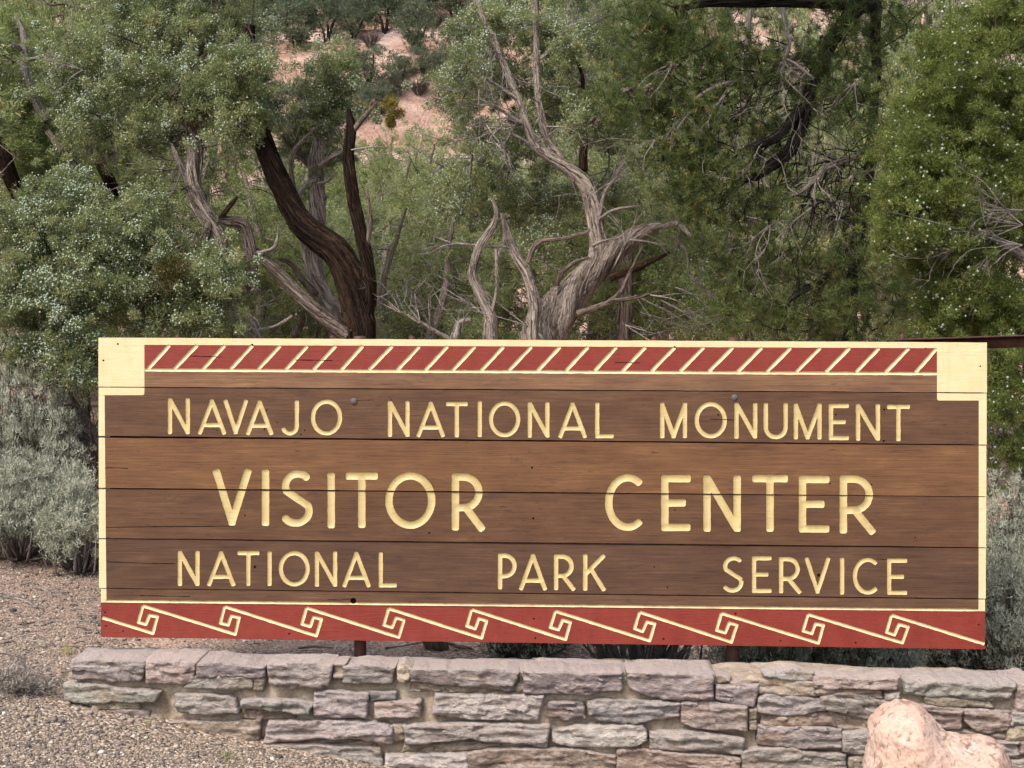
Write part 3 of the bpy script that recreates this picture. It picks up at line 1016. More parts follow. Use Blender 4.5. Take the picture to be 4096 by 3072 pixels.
lx, lz = loc2(np.array([(425, 1400), (3915, 1400), (1425, 1348), (2945, 1352), (1425, 2624), (2945, 2660), (707, 1350), (1645, 1355), (2617, 1360), (1415, 1605), (2938, 1590), (3615, 1358), (3590, 1366), (4300, 1347), (2172, 2530)]))
b = Buf()
box(b, lx[0], lx[1], 0.047, 0.066, lz[14], lz[0])
b.obj("backing_board", HOLE, SIGN, None, False)
for k in (2, 3):            # iron posts that carry the boards; their tops show above the sign
    b = Buf()
    r = 0.0255
    th = np.linspace(0, 2 * np.pi, 20, endpoint=False)
    zt, zb = lz[k] + 0.004, -0.12
    prof = [(r, zb), (r, 0.1), (r, zt - 0.004), (r - 0.004, zt), (0.0005, zt + 0.001)]
    V = np.array([(lx[k] + rr * math.cos(t), 0.070 + 0.030 + rr * math.sin(t), z) for rr, z in prof for t in th])
    n = len(th)
    F = [(i * n + j, i * n + (j + 1) % n, (i + 1) * n + (j + 1) % n, (i + 1) * n + j) for i in range(len(prof) - 1) for j in range(n)]
    b.add(V, F)
    b.obj("post", RUST, SIGN, None, True)


def bolt_top(x, y, z, r=0.012, h=0.012, name="bolt", mat=RUST, parent=SIGN):
    b = Buf()
    th = np.linspace(0, 2 * np.pi, 6, endpoint=False)
    V = np.array([(x + rr * math.cos(t), y + rr * math.sin(t), zz) for rr, zz in ((r, z - 0.004), (r, z + h * 0.8), (r * 0.8, z + h), (r * 0.45, z + h), (r * 0.45, z + h * 1.5), (0.0003, z + h * 1.5)) for t in th])
    F = [(i * 6 + j, i * 6 + (j + 1) % 6, (i + 1) * 6 + (j + 1) % 6, (i + 1) * 6 + j) for i in range(5) for j in range(6)]
    b.add(V, F)
    return b.obj(name, mat, parent, None, False)


for k in (6, 7, 8):
    bolt_top(lx[k], 0.022, lz[k] + 0.001, 0.012, 0.009)
for k in (9, 10):           # carriage bolts in the second plank
    b = Buf()
    th = np.linspace(0, 2 * np.pi, 16, endpoint=False)
    prof = [(0.0135, 0.002), (0.0125, -0.003), (0.009, -0.0055), (0.0002, -0.0065)]
    V = np.array([(lx[k] + rr * math.cos(t), yy, lz[k] + rr * math.sin(t)) for rr, yy in prof for t in th])
    F = [(i * 16 + j, i * 16 + (j + 1) % 16, (i + 1) * 16 + (j + 1) % 16, (i + 1) * 16 + j) for i in range(3) for j in range(16)]
    b.add(V, F)
    b.obj("bolt_head", BOLT, SIGN, None, True)
# angle-iron brace fixed to the right top corner and running out to the right
b = Buf()
x0, x1 = lx[12], lx[12] + 1.9
za, zb = lz[12] + 0.004, lz[12] + 0.004 + 1.9 * 0.0335


def skew(xa, xb, ya, yb, za0, za1, zb0, zb1):
    V = [(xa, ya, za0), (xa, yb, za0), (xa, yb, za1), (xa, ya, za1), (xb, ya, zb0), (xb, yb, zb0), (xb, yb, zb1), (xb, ya, zb1)]
    b.add(V, [(0, 1, 2, 3), (4, 7, 6, 5), (0, 4, 5, 1), (1, 5, 6, 2), (2, 6, 7, 3), (3, 7, 4, 0)])


skew(x0, x1, 0.004, 0.062, za, za + 0.006, zb, zb + 0.006)
skew(x0, x1, 0.0625, 0.0685, za - 0.045, za + 0.0055, zb - 0.045, zb + 0.0055)
br = b.obj("brace_bar", RUST, SIGN, None, False)
bolt_top(lx[11], 0.030, za + 0.007, 0.012, 0.016, "bolt", RUST, br)

# ------------------------------------------------------------------ the stone wall


def wall_y(px):
    return 6.40 - 0.30 * (px - 300.0) / 3700.0


CROPS = {1: (250, 2560, 2.765), 2: (950, 2560, 2.765), 3: (1600, 2560, 2.765), 4: (2300, 2560, 2.765), 5: (2900, 2560, 2.765), 6: (3400, 2560, 3.178)}
PUR, PUD, PNK, GRY, TAN, BRN, LGT, GRN, RED_S = (0.291, 0.252, 0.243), (0.222, 0.187, 0.182), (0.343, 0.274, 0.245), (0.291, 0.267, 0.247), (0.351, 0.296, 0.227), (0.275, 0.217, 0.174), (0.394, 0.364, 0.331), (0.284, 0.266, 0.234), (0.288, 0.168, 0.135)
# crop, top edge, bottom edge, colour, how far it stands out (m), how far it runs back (m)
ST = [
    (1, [(120, 205), (400, 208), (650, 213), (935, 213)], [(135, 400), (400, 420), (650, 440), (880, 440)], PUR, .030, .26),
    (1, [(945, 205), (1200, 205), (1500, 222)], [(945, 450), (1180, 470), (1440, 460)], PNK, .026, .25),
    (1, [(1505, 233), (1720, 228), (2100, 275), (2245, 285)], [(1500, 385), (1720, 380), (2110, 398), (2240, 390)], PUD, .034, .22),
    (1, [(1480, 395), (1720, 392), (2110, 406)], [(1340, 505), (1650, 530), (1780, 552), (2100, 518)], GRN, .020, .2),
    (2, [(190, 402), (310, 395)], [(190, 545), (280, 548)], TAN, .018, .15),
    (1, [(35, 480), (300, 470), (700, 530), (1100, 572)], [(40, 650), (300, 672), (600, 662), (1040, 667)], GRN, .032, .2),
    (1, [(1250, 605), (1450, 590), (1600, 596), (1800, 616), (1905, 650)], [(1300, 770), (1500, 797), (1700, 802), (1965, 790)], GRY, .034, .2),
    (1, [(250, 695), (480, 684), (860, 670)], [(330, 765), (600, 752), (860, 752)], TAN, .012, .15),
    (1, [(420, 775), (700, 765), (960, 790)], [(480, 870), (700, 890), (960, 900)], PNK, .014, .15),
    (1, [(1190, 905), (1500, 895), (1820, 905), (2200, 885)], [(1200, 970), (1400, 1010), (1800, 1110), (2180, 1150)], BRN, .030, .2),
    (2, [(345, 258), (600, 235), (1060, 255)], [(370, 452), (500, 520), (800, 500), (1010, 482)], PUR, .036, .19),
    (2, [(1065, 250), (1200, 248)], [(1075, 400), (1170, 410)], TAN, .016, .15),
    (2, [(1180, 275), (1400, 250), (1740, 282)], [(1172, 455), (1500, 462), (1710, 467)], PUR, .030, .18),
    (2, [(1775, 270), (1845, 238), (1925, 290)], [(1790, 430), (1845, 442), (1905, 405)], TAN, .038, .15),
    (2, [(60, 655), (400, 650), (720, 665), (835, 700)], [(60, 722), (300, 735), (600, 770), (800, 785)], GRN, .048, .2),
    (2, [(100, 765), (350, 770), (620, 800)], [(60, 860), (350, 868), (640, 860)], BRN, .006, .1),
    (2, [(865, 575), (1100, 563), (1450, 588)], [(850, 825), (1150, 836), (1430, 832)], PUR, .034, .2),
    (2, [(1465, 575), (1760, 570)], [(1465, 646), (1755, 642)], GRY, .026, .2),
    (2, [(1525, 690), (1700, 668), (2030, 658)], [(1530, 830), (1800, 836), (2012, 832)], PNK, .032, .2),
    (2, [(360, 885), (700, 880), (1150, 885), (1500, 905), (1720, 945)], [(310, 1107), (500, 1092), (850, 1060), (1100, 1050), (1400, 1072), (1600, 1117), (1720, 1127)], PUR, .046, .2),
    (2, [(1722, 938), (1815, 922)], [(1728, 1120), (1868, 1085)], TAN, .022, .15),
    (2, [(285, 1125), (600, 1130), (900, 1145), (1200, 1165), (1580, 1180)], [(280, 1250), (600, 1300), (900, 1330), (1300, 1350), (1610, 1360)], GRN, .036, .2),
    (2, [(500, 1068), (900, 1090), (1500, 1130)], [(480, 1120), (900, 1138), (1560, 1172)], BRN, .004, .1),
    (3, [(130, 295), (500, 295), (900, 290), (1318, 338)], [(115, 437), (400, 457), (850, 502), (1255, 527), ], PUD, .042, .19),
    (3, [(1325, 345), (1368, 342)], [(1322, 465), (1368, 468)], TAN, .020, .2),
    (3, [(1290, 480), (1365, 478)], [(1262, 555), (1378, 555)], TAN, .014, .15),
    (3, [(1372, 320), (1700, 335), (2100, 345), (2455, 352)], [(1376, 552), (1700, 572), (2050, 582), (2240, 545), (2440, 520)], PUD, .044, .19),
    (3, [(130, 470), (400, 455), (560, 490)], [(110, 555), (400, 560), (700, 555)], TAN, .008, .1),
    (3, [(560, 500), (900, 515), (1240, 540)], [(560, 562), (900, 572), (1250, 575)], TAN, .007, .1),
    (3, [(395, 588), (800, 588), (1580, 603)], [(375, 790), (800, 856), (1200, 850), (1510, 875)], LGT, .036, .2),
    (3, [(1640, 690), (1800, 668), (2025, 688)], [(1640, 830), (1830, 862), (2040, 842)], PUR, .028, .2),
    (3, [(40, 930), (400, 905), (800, 903), (1200, 915), (1650, 932)], [(85, 1117), (250, 1112), (560, 1072), (780, 1052), (1000, 1082), (1300, 1102), (1610, 1157)], PUR, .048, .2),
    (3, [(60, 1145), (240, 1135), (600, 1120), (1100, 1130)], [(20, 1235), (300, 1225), (700, 1205), (1150, 1165)], BRN, .006, .1),
    (2, [(1650, 1252), (1800, 1255), (2140, 1243), (2540, 1236)], [(1650, 1360), (1900, 1385), (2300, 1400), (2555, 1410)], LGT, .034, .2),
    (3, [(750, 1245), (1000, 1190), (1300, 1178), (1600, 1188), (1900, 1183), (2200, 1240), (2375, 1262)], [(770, 1480), (1300, 1500), (1900, 1520), (2375, 1520)], BRN, .044, .2),
    (4, [(580, 360), (900, 345), (1200, 355), (1512, 380)], [(590, 480), (740, 575), (1000, 630), (1300, 640), (1512, 642)], PUR, .040, .22),
    (4, [(1560, 502), (1850, 482), (2032, 478)], [(1562, 640), (1800, 702), (1965, 722)], PUR, .030, .25),
    (4, [(1700, 462), (1900, 448), (2032, 440)], [(1720, 492), (1900, 478), (2032, 472)], TAN, .020, .2),
    (4, [(1560, 400), (1720, 405)], [(1580, 480), (1700, 450)], BRN, .012, .15),
    (4, [(138, 665), (260, 645), (600, 650), (900, 668), (1150, 690)], [(150, 800), (330, 882), (650, 887), (900, 852), (1140, 822)], GRY, .038, .2),
    (4, [(1175, 682), (1400, 665), (1890, 725)], [(1172, 902), (1400, 947), (1882, 972)], PNK, .040, .2),
    (4, [(-245, 1000), (0, 940), (400, 928), (740, 925), (778, 985)], [(-245, 1078), (-100, 1140), (300, 1152), (660, 1150), (775, 1070)], LGT, .044, .2),
    (4, [(830, 1005), (1200, 993), (1450, 1005), (1852, 1075)], [(822, 1172), (1150, 1197), (1450, 1182), (1842, 1237)], GRY, .042, .2),
    (4, [(730, 1090), (815, 1100)], [(730, 1175), (820, 1178)], TAN, .014, .1),
    (4, [(462, 1190), (800, 1195), (1100, 1225), (1500, 1260), (1805, 1290)], [(455, 1500), (900, 1520), (1400, 1520), (1815, 1510)], BRN, .044, .2),
    (5, [(400, 318), (700, 288), (960, 352)], [(430, 372), (600, 412), (870, 442), (952, 415)], LGT, .034, .05),
    (5, [(372, 442), (600, 427), (975, 458)], [(372, 562), (700, 592), (982, 602)], TAN, .030, .10),
    (5, [(952, 388), (1300, 400), (1550, 425), (1905, 388)], [(962, 490), (1100, 522), (1400, 512), (1872, 522)], PNK, .036, .14),
    (5, [(985, 530), (1300, 520), (1700, 528)], [(990, 602), (1400, 614), (1740, 624)], BRN, .020, .2),
    (5, [(1768, 588), (1912, 572)], [(1768, 628), (1905, 652)], GRY, .036, .15),
    (5, [(362, 640), (440, 588), (800, 600), (1095, 650)], [(362, 760), (600, 805), (900, 790), (1085, 752)], PUR, .036, .2),
    (5, [(1045, 622), (1250, 575), (1500, 610), (1810, 652)], [(1050, 720), (1300, 800), (1600, 865), (1760, 760)], GRY, .036, .2),
    (5, [(400, 850), (900, 805), (1150, 800)], [(400, 935), (800, 940), (1225, 940)], BRN, .020, .2),
    (5, [(1150, 745), (1300, 820), (1600, 885)], [(1150, 930), (1350, 980), (1620, 985)], TAN, .016, .2),
    (5, [(362, 945), (800, 948), (1100, 958), (1272, 985)], [(345, 1112), (500, 1142), (850, 1165), (1272, 1152)], PUR, .040, .2),
    (5, [(1287, 1000), (1500, 990), (1760, 995)], [(1285, 1202), (1420, 1228), (1770, 1232)], GRY, .040, .2),
    (5, [(178, 1217), (350, 1165), (700, 1170), (900, 1220), (1310, 1247)], [(175, 1490), (700, 1510), (1310, 1500)], GRY, .044, .2),
    (5, [(1355, 1290), (1600, 1265), (1900, 1265)], [(1345, 1490), (1600, 1500), (1900, 1500)], TAN, .036, .2),
    (5, [(255, 760), (345, 748)], [(260, 870), (340, 865)], TAN, .024, .12),
    (5, [(262, 895), (345, 890)], [(270, 990), (335, 1000)], TAN, .020, .12),
    (6, [(682, 520), (1000, 498), (1500, 518), (2080, 540)], [(682, 662), (900, 690), (1200, 697), (1400, 722), (1985, 747)], GRN, .038, .19),
    (6, [(920, 700), (1000, 672), (1400, 732), (1750, 772)], [(960, 792), (1300, 822), (1800, 832)], TAN, .030, .2),
    (6, [(850, 812), (1100, 822), (1400, 852)], [(850, 1100), (1160, 1122), (1392, 1102)], PNK, .034, .2),
    (6, [(1420, 870), (1700, 863), (2022, 910)], [(1440, 1000), (1560, 1130), (1750, 1152), (1985, 1092)], PNK, .036, .2),
    (6, [(2100, 565), (2400, 545)], [(2085, 880), (2400, 890)], PNK, .030, .28),
    (6, [(2035, 905), (2400, 895)], [(2000, 1060), (2400, 1070)], GRY, .032, .2),
    (6, [(1985, 1085), (2400, 1080)], [(1975, 1255), (2400, 1262)], TAN, .030, .2),
    (6, [(1190, 1135), (1500, 1160), (1975, 1118)], [(1200, 1200), (1500, 1235), (1965, 1245)], TAN, .014, .2),
    (6, [(1830, 1268), (2110, 1272)], [(1850, 1460), (2112, 1482)], GRY, .036, .2),
    (6, [(2125, 1275), (2400, 1280)], [(2125, 1482), (2400, 1490)], BRN, .034, .2),
    (6, [(2030, 1512), (2400, 1505)], [(2030, 1700), (2400, 1700)], LGT, .040, .2),
]
W_O = np.array([0.0, wall_y(2100), 0.0])
WALL = thing("stone_wall", "low wall of rough purple and tan sandstone blocks set in sandy mortar below the sign", "stone wall", W_O)
rng = np.random.default_rng(7)


def stone_mesh(top, bot, out, back, seed, col, ydepth=None, name="stone", parent=WALL):
    top = np.array(top, float)
    bot = np.array(bot, float)
    wpx = max(top[-1, 0], bot[-1, 0]) - min(top[0, 0], bot[0, 0])
    hpx = max(bot[:, 1].mean() - top[:, 1].mean(), 10)
    nu, nv = int(np.clip(wpx / 7, 8, 80)), int(np.clip(hpx / 5, 6, 26))

    def along(pl, n):
        t = np.concatenate([[0], np.cumsum(np.hypot(*np.diff(pl, axis=0).T))])
        s = np.linspace(0, t[-1], n)
        return np.stack([np.interp(s, t, pl[:, 0]), np.interp(s, t, pl[:, 1])], 1)
    A, B_ = along(top, nu + 1), along(bot, nu + 1)
    for k, e in ((0, A), (1, B_)):
        e[:, 1] += 5.0 * fbm(np.stack([e[:, 0] * 0.035, np.full(nu + 1, seed * 3.7 + k * 11), np.zeros(nu + 1)], 1), seed)
    v = np.linspace(0, 1, nv + 1)
    G = A[:, None, :] * (1 - v)[None, :, None] + B_[:, None, :] * v[None, :, None]
    # ragged ends
    u = np.linspace(0, 1, nu + 1)
    endf = np.maximum(smooth(0.0, 0.12, u), 0)
    for side, uu in ((-1, u), (1, 1 - u)):
        k = 1 - smooth(0, 0.15, uu)
        G[:, :, 0] += (-side) * k[:, None] * (3.0 * fbm(np.stack([v * hpx * 0.04, np.full(nv + 1, seed * 1.3 + side), np.zeros(nv + 1)], 1), seed + 5))[None, :]
    X = G.reshape(-1, 2)
    Yw = np.array([wall_y(x) for x in X[:, 0]]) if ydepth is None else np.full(len(X), ydepth)
    a = (X[:, 0] - 2048.0) / FPX
    b = (1536.0 - X[:, 1]) / FPX
    d = np.stack([a, cp + b * sp, -sp + b * cp], 1)
    W0 = d * (Yw / d[:, 1])[:, None] + np.array([0, 0, EYE])
    q = np.stack([W0[:, 0] * 9 + seed * 2.1, W0[:, 2] * 20, np.full(len(X), seed * 0.7)], 1)
    q2 = np.stack([W0[:, 0] * 34 + seed, W0[:, 2] * 60, np.full(len(X), seed * 1.9)], 1)
    n1 = fbm(q, seed, 3)
    n2 = fbm(q2, seed + 3, 2)
    uu = np.repeat(u[:, None], nv + 1, 1).ravel() * wpx
    vv = np.repeat(v[None, :], nu + 1, 0).ravel() * hpx
    edge = np.minimum(np.minimum(uu, wpx - uu), np.minimum(vv, hpx - vv))
    rnd = 1 - np.clip(edge / 8.0, 0, 1)
    n3 = 1 - 2 * np.abs(vnoise(q * 1.6 + 7.7, seed + 11))
    lay = np.floor(W0[:, 2] * 55 + 1.1 * fbm(q * 0.45, seed + 21, 2) + 0.5 * n1 + seed * 0.37)
    lr = vnoise(np.stack([lay * 7.31, np.floor(W0[:, 0] * 9 + 1.5 * n1 + lay * 0.7) * 3.3, np.full(len(X), seed * 1.1)], 1), seed + 23)
    Y = W0[:, 1] - out - 0.011 * n1 - 0.008 * n2 - 0.007 * n3 - 0.013 * lr + 0.010 * rnd ** 2
    Vf = np.column_stack([W0[:, 0], Y, W0[:, 2]])
    Vg = Vf.reshape(nu + 1, nv + 1, 3)
    big = np.zeros((nu + 3, nv + 3, 3))
    big[1:-1, 1:-1] = Vg
    big[0, 1:-1], big[-1, 1:-1] = Vg[0], Vg[-1]
    big[1:-1, 0], big[1:-1, -1] = Vg[:, 0], Vg[:, -1]
    big[0, 0], big[0, -1], big[-1, 0], big[-1, -1] = Vg[0, 0], Vg[0, -1], Vg[-1, 0], Vg[-1, -1]
    m = np.zeros((nu + 3, nv + 3), bool)
    m[0], m[-1], m[:, 0], m[:, -1] = True, True, True, True
    big[m, 1] += back
    big[m, 2] += 0.004 * vnoise(big[m] * 12, seed)
    i, j = np.meshgrid(np.arange(nu + 2), np.arange(nv + 2), indexing='ij')
    w_ = nv + 3
    F = np.stack([i * w_ + j, (i) * w_ + j + 1, (i + 1) * w_ + j + 1, (i + 1) * w_ + j], -1).reshape(-1, 4)
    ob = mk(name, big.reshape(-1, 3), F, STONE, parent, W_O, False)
    ob.color = (*col, 1)
    return ob


for n, (c, top, bot, col, out, back) in enumerate(ST):
    ox, oy, s = CROPS[c]
    tp = [[x / s + ox, y / s + oy - (0 if y < 330 else 4)] for x, y in top]
    bp = [[x / s + ox, y / s + oy + 5] for x, y in bot]
    for e in (tp, bp):
        e[0][0] -= 4
        e[-1][0] += 4
    jit = rng.normal(0, 0.018, 3) + rng.normal(0, 0.11)
    stone_mesh(tp, bp, out, back, n + 1, tuple(np.clip(np.array(col) * (1 + jit), 0.05, 0.8)))

# mortar body: lumpy front, flat top behind the front stones
nx, nz = 420, 60
pxs = np.linspace(262, 4400, nx)
VV = []
top_line = np.interp(pxs, [262, 300, 560, 1000, 1600, 2080, 2480, 2900, 3200, 3700, 4100, 4400], [2690, 2640, 2640, 2655, 2668, 2680, 2685, 2700, 2690, 2712, 2730, 2740])
for j in range(nz):
    t = j / (nz - 1)
    for i, x in enumerate(pxs):
        py = top_line[i] + 26 + t * (3534 - top_line[i])
        VV.append(P(x, py, wall_y(x)))
VV = np.array(VV)
zmin = ground_z(VV[:, 0], VV[:, 1] - 0.05) - 0.08
VV[:, 2] = np.maximum(VV[:, 2], zmin)
VV[:, 1] += 0.014 - 0.036 * fbm(np.stack([VV[:, 0] * 9, VV[:, 2] * 14, VV[:, 0] * 0], 1), 31, 3) - 0.006 * fbm(np.stack([VV[:, 0] * 50, VV[:, 2] * 50, VV[:, 0] * 0], 1), 37, 2)
i, j = np.meshgrid(np.arange(nz - 1), np.arange(nx - 1), indexing='ij')
F = np.stack([i * nx + j, i * nx + j + 1, (i + 1) * nx + j + 1, (i + 1) * nx + j], -1).reshape(-1, 4)
# top sheet running back, and the back face
TB = []
nb = 14
for k in range(1, nb + 1):
    row = VV[:nx].copy()
    row[:, 1] += 0.30 * k / nb
    row[:, 2] += 0.006 + 0.014 * fbm(np.stack([row[:, 0] * 9, row[:, 1] * 9, row[:, 0] * 0], 1), 41, 3)
    TB.append(row)
low = TB[-1].copy()
low[:, 2] = -0.5
TB.append(low)
ALL = np.concatenate([VV] + TB)
rows = [np.arange(nx)] + [len(VV) + k * nx + np.arange(nx) for k in range(nb + 1)]
F2 = np.concatenate([np.stack([rows[k][:-1], rows[k + 1][:-1], rows[k + 1][1:], rows[k][1:]], 1) for k in range(nb + 1)])
# left end
lf = [rows[k][0] for k in range(nb + 2)]
mk("mortar", ALL, [F, F2], MORTAR, WALL, W_O, False)
# flat slabs lying along the top of the wall behind the front course
SLABS = [(360, 2612, 930, PNK), (560, 2600, 480, PNK), (980, 2615, 430, LGT), (1290, 2628, 360, GRY), (1590, 2630, 300, PNK), (2080, 2640, 420, PUR), (2320, 2636, 380, LGT), (2700, 2640, 330, LGT), (3310, 2668, 420, TAN), (3640, 2680, 330, PUR), (3900, 2685, 300, PNK)]
for n, (cx, cy, wd, col) in enumerate(SLABS):
    x0, x1 = cx - wd / 2 + 6, cx + wd / 2 - 6
    x0 = max(x0, 300)
    Y0 = wall_y(cx) + 0.10
    pts = []
    nu, nv = 18, 6
    zc = EYE - (cy + 30 - 1380) / FPX * (Y0 + .02)
    rg = np.random.default_rng(100 + n)
    top, side = [], []
    for j in range(nv + 1):
        for i in range(nu + 1):
            u, v = i / nu, j / nv
            a = P(x0 + (x1 - x0) * u, 2640, Y0)
            e = 0.012 * float(vnoise(np.array([a[0] * 14, v * 5, n * 3.1]), 3))
            x = a[0] + 0.02 * float(vnoise(np.array([v * 4, u * 3, n * 1.0]), 5))
            y = wall_y(x0 + (x1 - x0) * u) + 0.03 + 0.26 * v + e
            z = zc + 0.006 * float(fbm(np.array([x * 8, y * 8, n * 2.0]), 6)) - (0.008 if (i in (0, nu) or j in (0, nv)) else 0)
            pts.append((x, y, z))
    V = np.array(pts)
    m = nu + 1
    F = np.array([(j * m + i, j * m + i + 1, (j + 1) * m + i + 1, (j + 1) * m + i) for j in range(nv) for i in range(nu)])
    ring = [i for i in range(m)] + [j * m + nu for j in range(1, nv + 1)] + [nv * m + i for i in range(nu - 1, -1, -1)] + [j * m for j in range(nv - 1, 0, -1)]
    lowv = V[ring].copy()
    lowv[:, 2] -= 0.045
    base = len(V)
    V = np.vstack([V, lowv])
    nr = len(ring)
    F2 = np.array([(ring[k], base + k, base + (k + 1) % nr, ring[(k + 1) % nr]) for k in range(nr)])
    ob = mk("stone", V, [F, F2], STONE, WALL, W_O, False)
    ob.color = (*(np.array(col) * 1.12), 1)
# round mortar pad at the foot of the right post
b = Buf()
c0 = P(2945, 2664, 6.44)
th = np.linspace(0, 2 * np.pi, 28, endpoint=False)
prof = [(0.115, -0.09), (0.118, -0.03), (0.112, -0.006), (0.08, 0.002), (0.0005, 0.008)]
V = np.array([(c0[0] + rr * math.cos(t) * (1 + .05 * math.sin(3 * t)), c0[1] + rr * 0.9 * math.sin(t), c0[2] + z) for rr, z in prof for t in th])
n = 28
F = [(i * n + j, i * n + (j + 1) % n, (i + 1) * n + (j + 1) % n, (i + 1) * n + j) for i in range(4) for j in range(n)]
b.add(V, F)
b.obj("mortar_pad", MORTAR, WALL, W_O, True)

# ------------------------------------------------------------------ the boulder in front of the wall
OUT = np.array([(150, 2300), (190, 1627), (232, 1300), (215, 1100), (250, 1000), (400, 870), (480, 820), (640, 770), (760, 765), (870, 800), (950, 870), (1010, 950), (1100, 1060), (1220, 1170), (1480, 1225), (1700, 1215), (1860, 1270), (1960, 1400), (2030, 1550), (2080, 1800), (2090, 2300), (1800, 2600), (400, 2600)], float)
OUT = OUT / 3.178 + np.array([3400, 2560])
BY = 5.55
sc_m = BY / FPX
C2 = np.array([3730.0, 3060.0])
import bmesh
bm = bmesh.new()
bmesh.ops.create_icosphere(bm, subdivisions=6, radius=1.0)
dirs = np.array([v.co[:] for v in bm.verts])
tri = np.array([[v.index for v in f.verts] for f in bm.faces])
bm.free()


def inside_d(x, y):
    d = np.full(x.shape, 1e9)
    ins = np.zeros(x.shape, bool)
    n = len(OUT)
    for i in range(n):
        ax, ay = OUT[i]
        bx, by = OUT[(i + 1) % n]
        t = np.clip(((x - ax) * (bx - ax) + (y - ay) * (by - ay)) / ((bx - ax) ** 2 + (by - ay) ** 2), 0, 1)
        d = np.minimum(d, np.hypot(x - ax - t * (bx - ax), y - ay - t * (by - ay)))
        cr = ((ay > y) != (by > y)) & (x < (bx - ax) * (y - ay) / (by - ay + 1e-12) + ax)
        ins ^= cr
    return np.where(ins, d, -d)


lo, hi = np.zeros(len(dirs)), np.full(len(dirs), 900.0)
for _ in range(26):
    mid = (lo + hi) / 2
    x = C2[0] + dirs[:, 0] * mid
    y = C2[1] - dirs[:, 2] * mid
    dp = np.abs(dirs[:, 1]) * mid
    d = inside_d(x, y)
    f = (dp / 230.0) ** 2 + (1 - np.clip(d / 190.0, 0, 1)) ** 2 - 1
    inn = (f < 0) & (d > 0)
    lo = np.where(inn, mid, lo)
    hi = np.where(inn, hi, mid)
r = lo
q = dirs * (r / 300.0)[:, None]
r = r * (1 + 0.05 * fbm(q * 2.2, 51, 3)) + 10 * fbm(q * 7, 53, 3) + 4.5 * fbm(q * 20, 57, 2) - 5 * np.clip(vnoise(q * 11, 58) - 0.35, 0, 1)
cr = np.abs(vnoise(q * np.array([3.2, 3.2, 1.4]) + 0.35 * np.stack([vnoise(q * 5, 61)] * 3, 1), 59))
r = r - 12 * (1 - smooth(0.0, 0.07, cr)) * (vnoise(q * 1.7, 63) > -0.1)
cen = P(C2[0], C2[1], BY)
V = cen + dirs * (r * sc_m)[:, None]
bz = gz(cen[0], BY)
low = V[:, 2] < bz - 0.06
V[low, 2] = bz - 0.06
b_or = np.array([cen[0], cen[1], bz])
ob = mk("boulder", V, tri, PINKROCK, None, b_or, True)
tag(ob, "smooth pink sandstone boulder with a raised left knob in front of the wall", "boulder")

# ------------------------------------------------------------------ foliage helpers


def unit(v):
    return v / (np.linalg.norm(v, axis=-1, keepdims=True) + 1e-9)


def leaf_tris(rg, C, R, n_per, L, Wd, upb=0.25, out=0.9, shell=0.55, squash=1.0):
    """thin leaf-sized triangles growing outwards from clumps; returns V, F, tint"""
    m = len(C)
    idx = np.repeat(np.arange(m), n_per)
    n = len(idx)
    dv = unit(rg.normal(size=(n, 3)))
    rad = rg.random(n) ** shell
    off = dv * (rad * R[idx])[:, None]
    off[:, 2] *= squash
    p = C[idx] + off
    d = unit(dv * out + rg.normal(size=(n, 3)) * 0.55 + np.array([0, 0, upb]))
    s = unit(np.cross(d, rg.normal(size=(n, 3))))
    l = L * rg.uniform(0.55, 1.25, n)
    wv = Wd * rg.uniform(0.6, 1.3, n)
    V = np.empty((n, 3, 3))
    V[:, 0] = p - s * (wv / 2)[:, None]
    V[:, 1] = p + s * (wv / 2)[:, None]
    V[:, 2] = p + d * l[:, None]
    ct = rg.normal(0, 0.13, m)
    tint = np.clip(0.46 + ct[idx] + rg.normal(0, 0.17, n), 0, 0.97)
    dead = rg.random(n) < 0.02
    tint[dead] = 1.0
    return V.reshape(-1, 3), np.arange(n * 3).reshape(-1, 3), tint


OCT = np.array([(1, 0, 0), (-1, 0, 0), (0, 1, 0), (0, -1, 0), (0, 0, 1), (0, 0, -1)], float)
OCF = np.array([(0, 2, 4), (2, 1, 4), (1, 3, 4), (3, 0, 4), (2, 0, 5), (1, 2, 5), (3, 1, 5), (0, 3, 5)])
_p = (1 + 5 ** 0.5) / 2
ICO = unit(np.array([(-1, _p, 0), (1, _p, 0), (-1, -_p, 0), (1, -_p, 0), (0, -1, _p), (0, 1, _p), (0, -1, -_p), (0, 1, -_p), (_p, 0, -1), (_p, 0, 1), (-_p, 0, -1), (-_p, 0, 1)], float))
ICF = np.array([(0, 11, 5), (0, 5, 1), (0, 1, 7), (0, 7, 10), (0, 10, 11), (1, 5, 9), (5, 11, 4), (11, 10, 2), (10, 7, 6), (7, 1, 8), (3, 9, 4), (3, 4, 2), (3, 2, 6), (3, 6, 8), (3, 8, 9), (4, 9, 5), (2, 4, 11), (6, 2, 10), (8, 6, 7), (9, 8, 1)])


def blobs(rg, P_, S, base=OCT, bf=OCF):
    """small solid lumps at P_ with per-axis size S (n,3)"""
    n = len(P_)
    V = base[None] * S[:, None, :]
    if len(base) > 6:
        V = V * rg.uniform(0.8, 1.15, (n, len(base), 1))
    a = rg.uniform(0, 2 * np.pi, n)
    c, s = np.cos(a)[:, None], np.sin(a)[:, None]
    V = np.stack([V[..., 0] * c - V[..., 1] * s, V[..., 0] * s + V[..., 1] * c, V[..., 2]], -1)
    V = V + P_[:, None, :]
    F = bf[None] + (np.arange(n) * len(base))[:, None, None]
    return V.reshape(-1, 3), F.reshape(-1, 3)


def dpt(x, y, Y):
    return P(x * DS, y * DS, Y)


def mpx(Y):
    """metres per photo pixel at distance Y"""
    return Y / FPX


